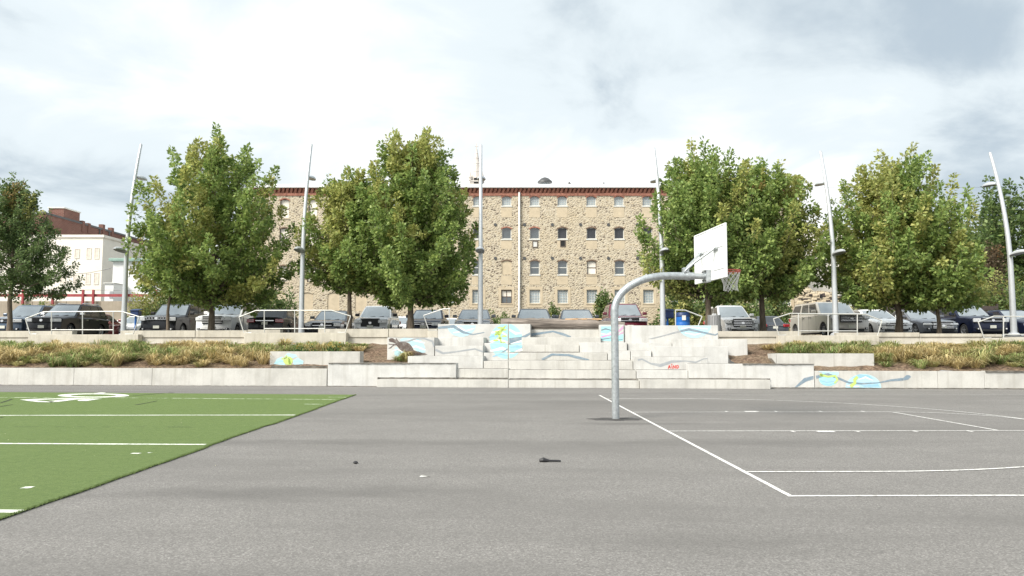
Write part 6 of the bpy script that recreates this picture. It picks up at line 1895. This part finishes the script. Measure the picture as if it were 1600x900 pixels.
# weathered log on the top step
lo = T[7] + 0.42
sa, za = WP(783, 515, lo); sb_, _ = WP(976, 515, lo)
zl0 = WP(880, 515.2, T[7])[1]
rg = random.Random(4)
n, k_ = 30, 18
vs, fs = [], []
ztop_l = WP(790, 499.5, lo)[1]
for i in range(n + 1):
    f = i / n
    rad = 0.255 - 0.03 * f + rg.uniform(-0.006, 0.006) if f < 0.79 else 0.20 - 0.04 * (f - .79) / .21
    cz = zl0 + rad * 0.97
    for k in range(k_):
        a = 2 * math.pi * k / k_
        rr0 = rad * (1 + 0.05 * math.sin(3 * a + 2 * f) + 0.035 * math.sin(7 * a + 9 * f) + rg.uniform(-0.02, 0.02))
        if f > 0.48 and math.sin(a) > 0.55:
            rr0 *= 0.93
        vs.append(WL(sa + (sb_ - sa) * f, lo + rr0 * math.cos(a), cz + rr0 * math.sin(a)))
for i in range(n):
    for k in range(k_):
        q = (k + 1) % k_
        fs.append((i * k_ + k, i * k_ + q, (i + 1) * k_ + q, (i + 1) * k_ + k))
fs.append(tuple(reversed(range(k_)))); fs.append(tuple(n * k_ + k for k in range(k_)))
lt = thing('log', 'grey weathered tree trunk lying along the top step', 'log', WL((sa + sb_) / 2, lo, zl0))
MB().add(vs, fs).build('trunk', MAT['log'], lt, smooth=True)
m = MB()
for j in range(9):
    f0 = 0.52 + 0.03 * j; l0 = sa + (sb_ - sa) * f0
    rad = 0.235
    m.add([WL(l0, lo - 0.13 - 0.008 * (j % 3), zl0 + rad * 1.80), WL(l0 + 0.30, lo - 0.15, zl0 + rad * 1.74 - 0.02 * (j % 2)), WL(l0 + 0.26, lo - 0.06, zl0 + rad * 1.98), WL(l0 + 0.02, lo - 0.03, zl0 + rad * 2.0)], [(0, 1, 2, 3)])
m.build('split_wood', MAT['raw_wood'], lt, label='pale split wood on top of the log')

# litter on the court
c = G(855, 722)
t = tag(MB().tube([c + Vector((-0.10, 0.01, 0.02)), c + Vector((-0.05, 0.0, 0.026)), c + Vector((0.03, -0.003, 0.018)), c + Vector((0.15, 0.0, 0.016)), c + Vector((0.175, 0.0, 0.014))], [0.018, 0.034, 0.013, 0.012, 0.010], 7).build('dark_stick', MAT['black_plastic'], loc=c, smooth=True), 'dark club-ended stick lying on the asphalt in the middle of the court', 'stick')
c = G(555.5, 724.5)
t = tag(MB().lathe([(0.010, 0.0), (0.035, 0.012), (0.022, 0.03), (0.004, 0.034)], 7, c).build('pebble', MAT['black_plastic'], loc=c), 'small black scrap on the asphalt left of the dark stick', 'scrap')
c = G(663, 745.3)
m = MB(); m.add([c + Vector(v) for v in ((-0.055, -0.01, 0.004), (0.05, -0.014, 0.012), (0.06, 0.012, 0.005), (-0.04, 0.014, 0.014))], [(0, 1, 2, 3)])
m.add([c + Vector(v) for v in ((-0.055, -0.01, 0.002), (0.05, -0.014, 0.010), (0.06, 0.012, 0.003), (-0.04, 0.014, 0.012))], [(3, 2, 1, 0)])
tag(m.build('paper_scrap', MAT['white_frame'], loc=c), 'pale flat paper scrap on the asphalt', 'scrap')
# fallen leaves: uncountable specks over turf and asphalt
rs = np.random.RandomState(77)
pts, tn = [], []
for i in range(55):
    if i < 45:
        px, py = rs.uniform(0, 520), rs.uniform(616, 720)
    else:
        px, py = rs.uniform(0, 1600), 612 + 280 * rs.uniform(0, 1) ** 2
    g = G(px, py)
    pts.append((g.x, g.y, 0.020 if i < 45 else 0.008)); tn.append(np.array([0.55, 0.53, 0.33]) * rs.uniform(0.5, 1.25))
P = np.array(pts); D = rs.normal(0, 1, (len(P), 3)); D[:, 2] *= 0.12
me = leaf_mesh('fallen_leaves', P, D, 0.022, np.array(tn), rs)
o = link('fallen_leaves', me, MAT['leaf']); o['kind'] = 'stuff'; tag(o, 'pale fallen leaves and specks scattered over turf and court', 'leaves')
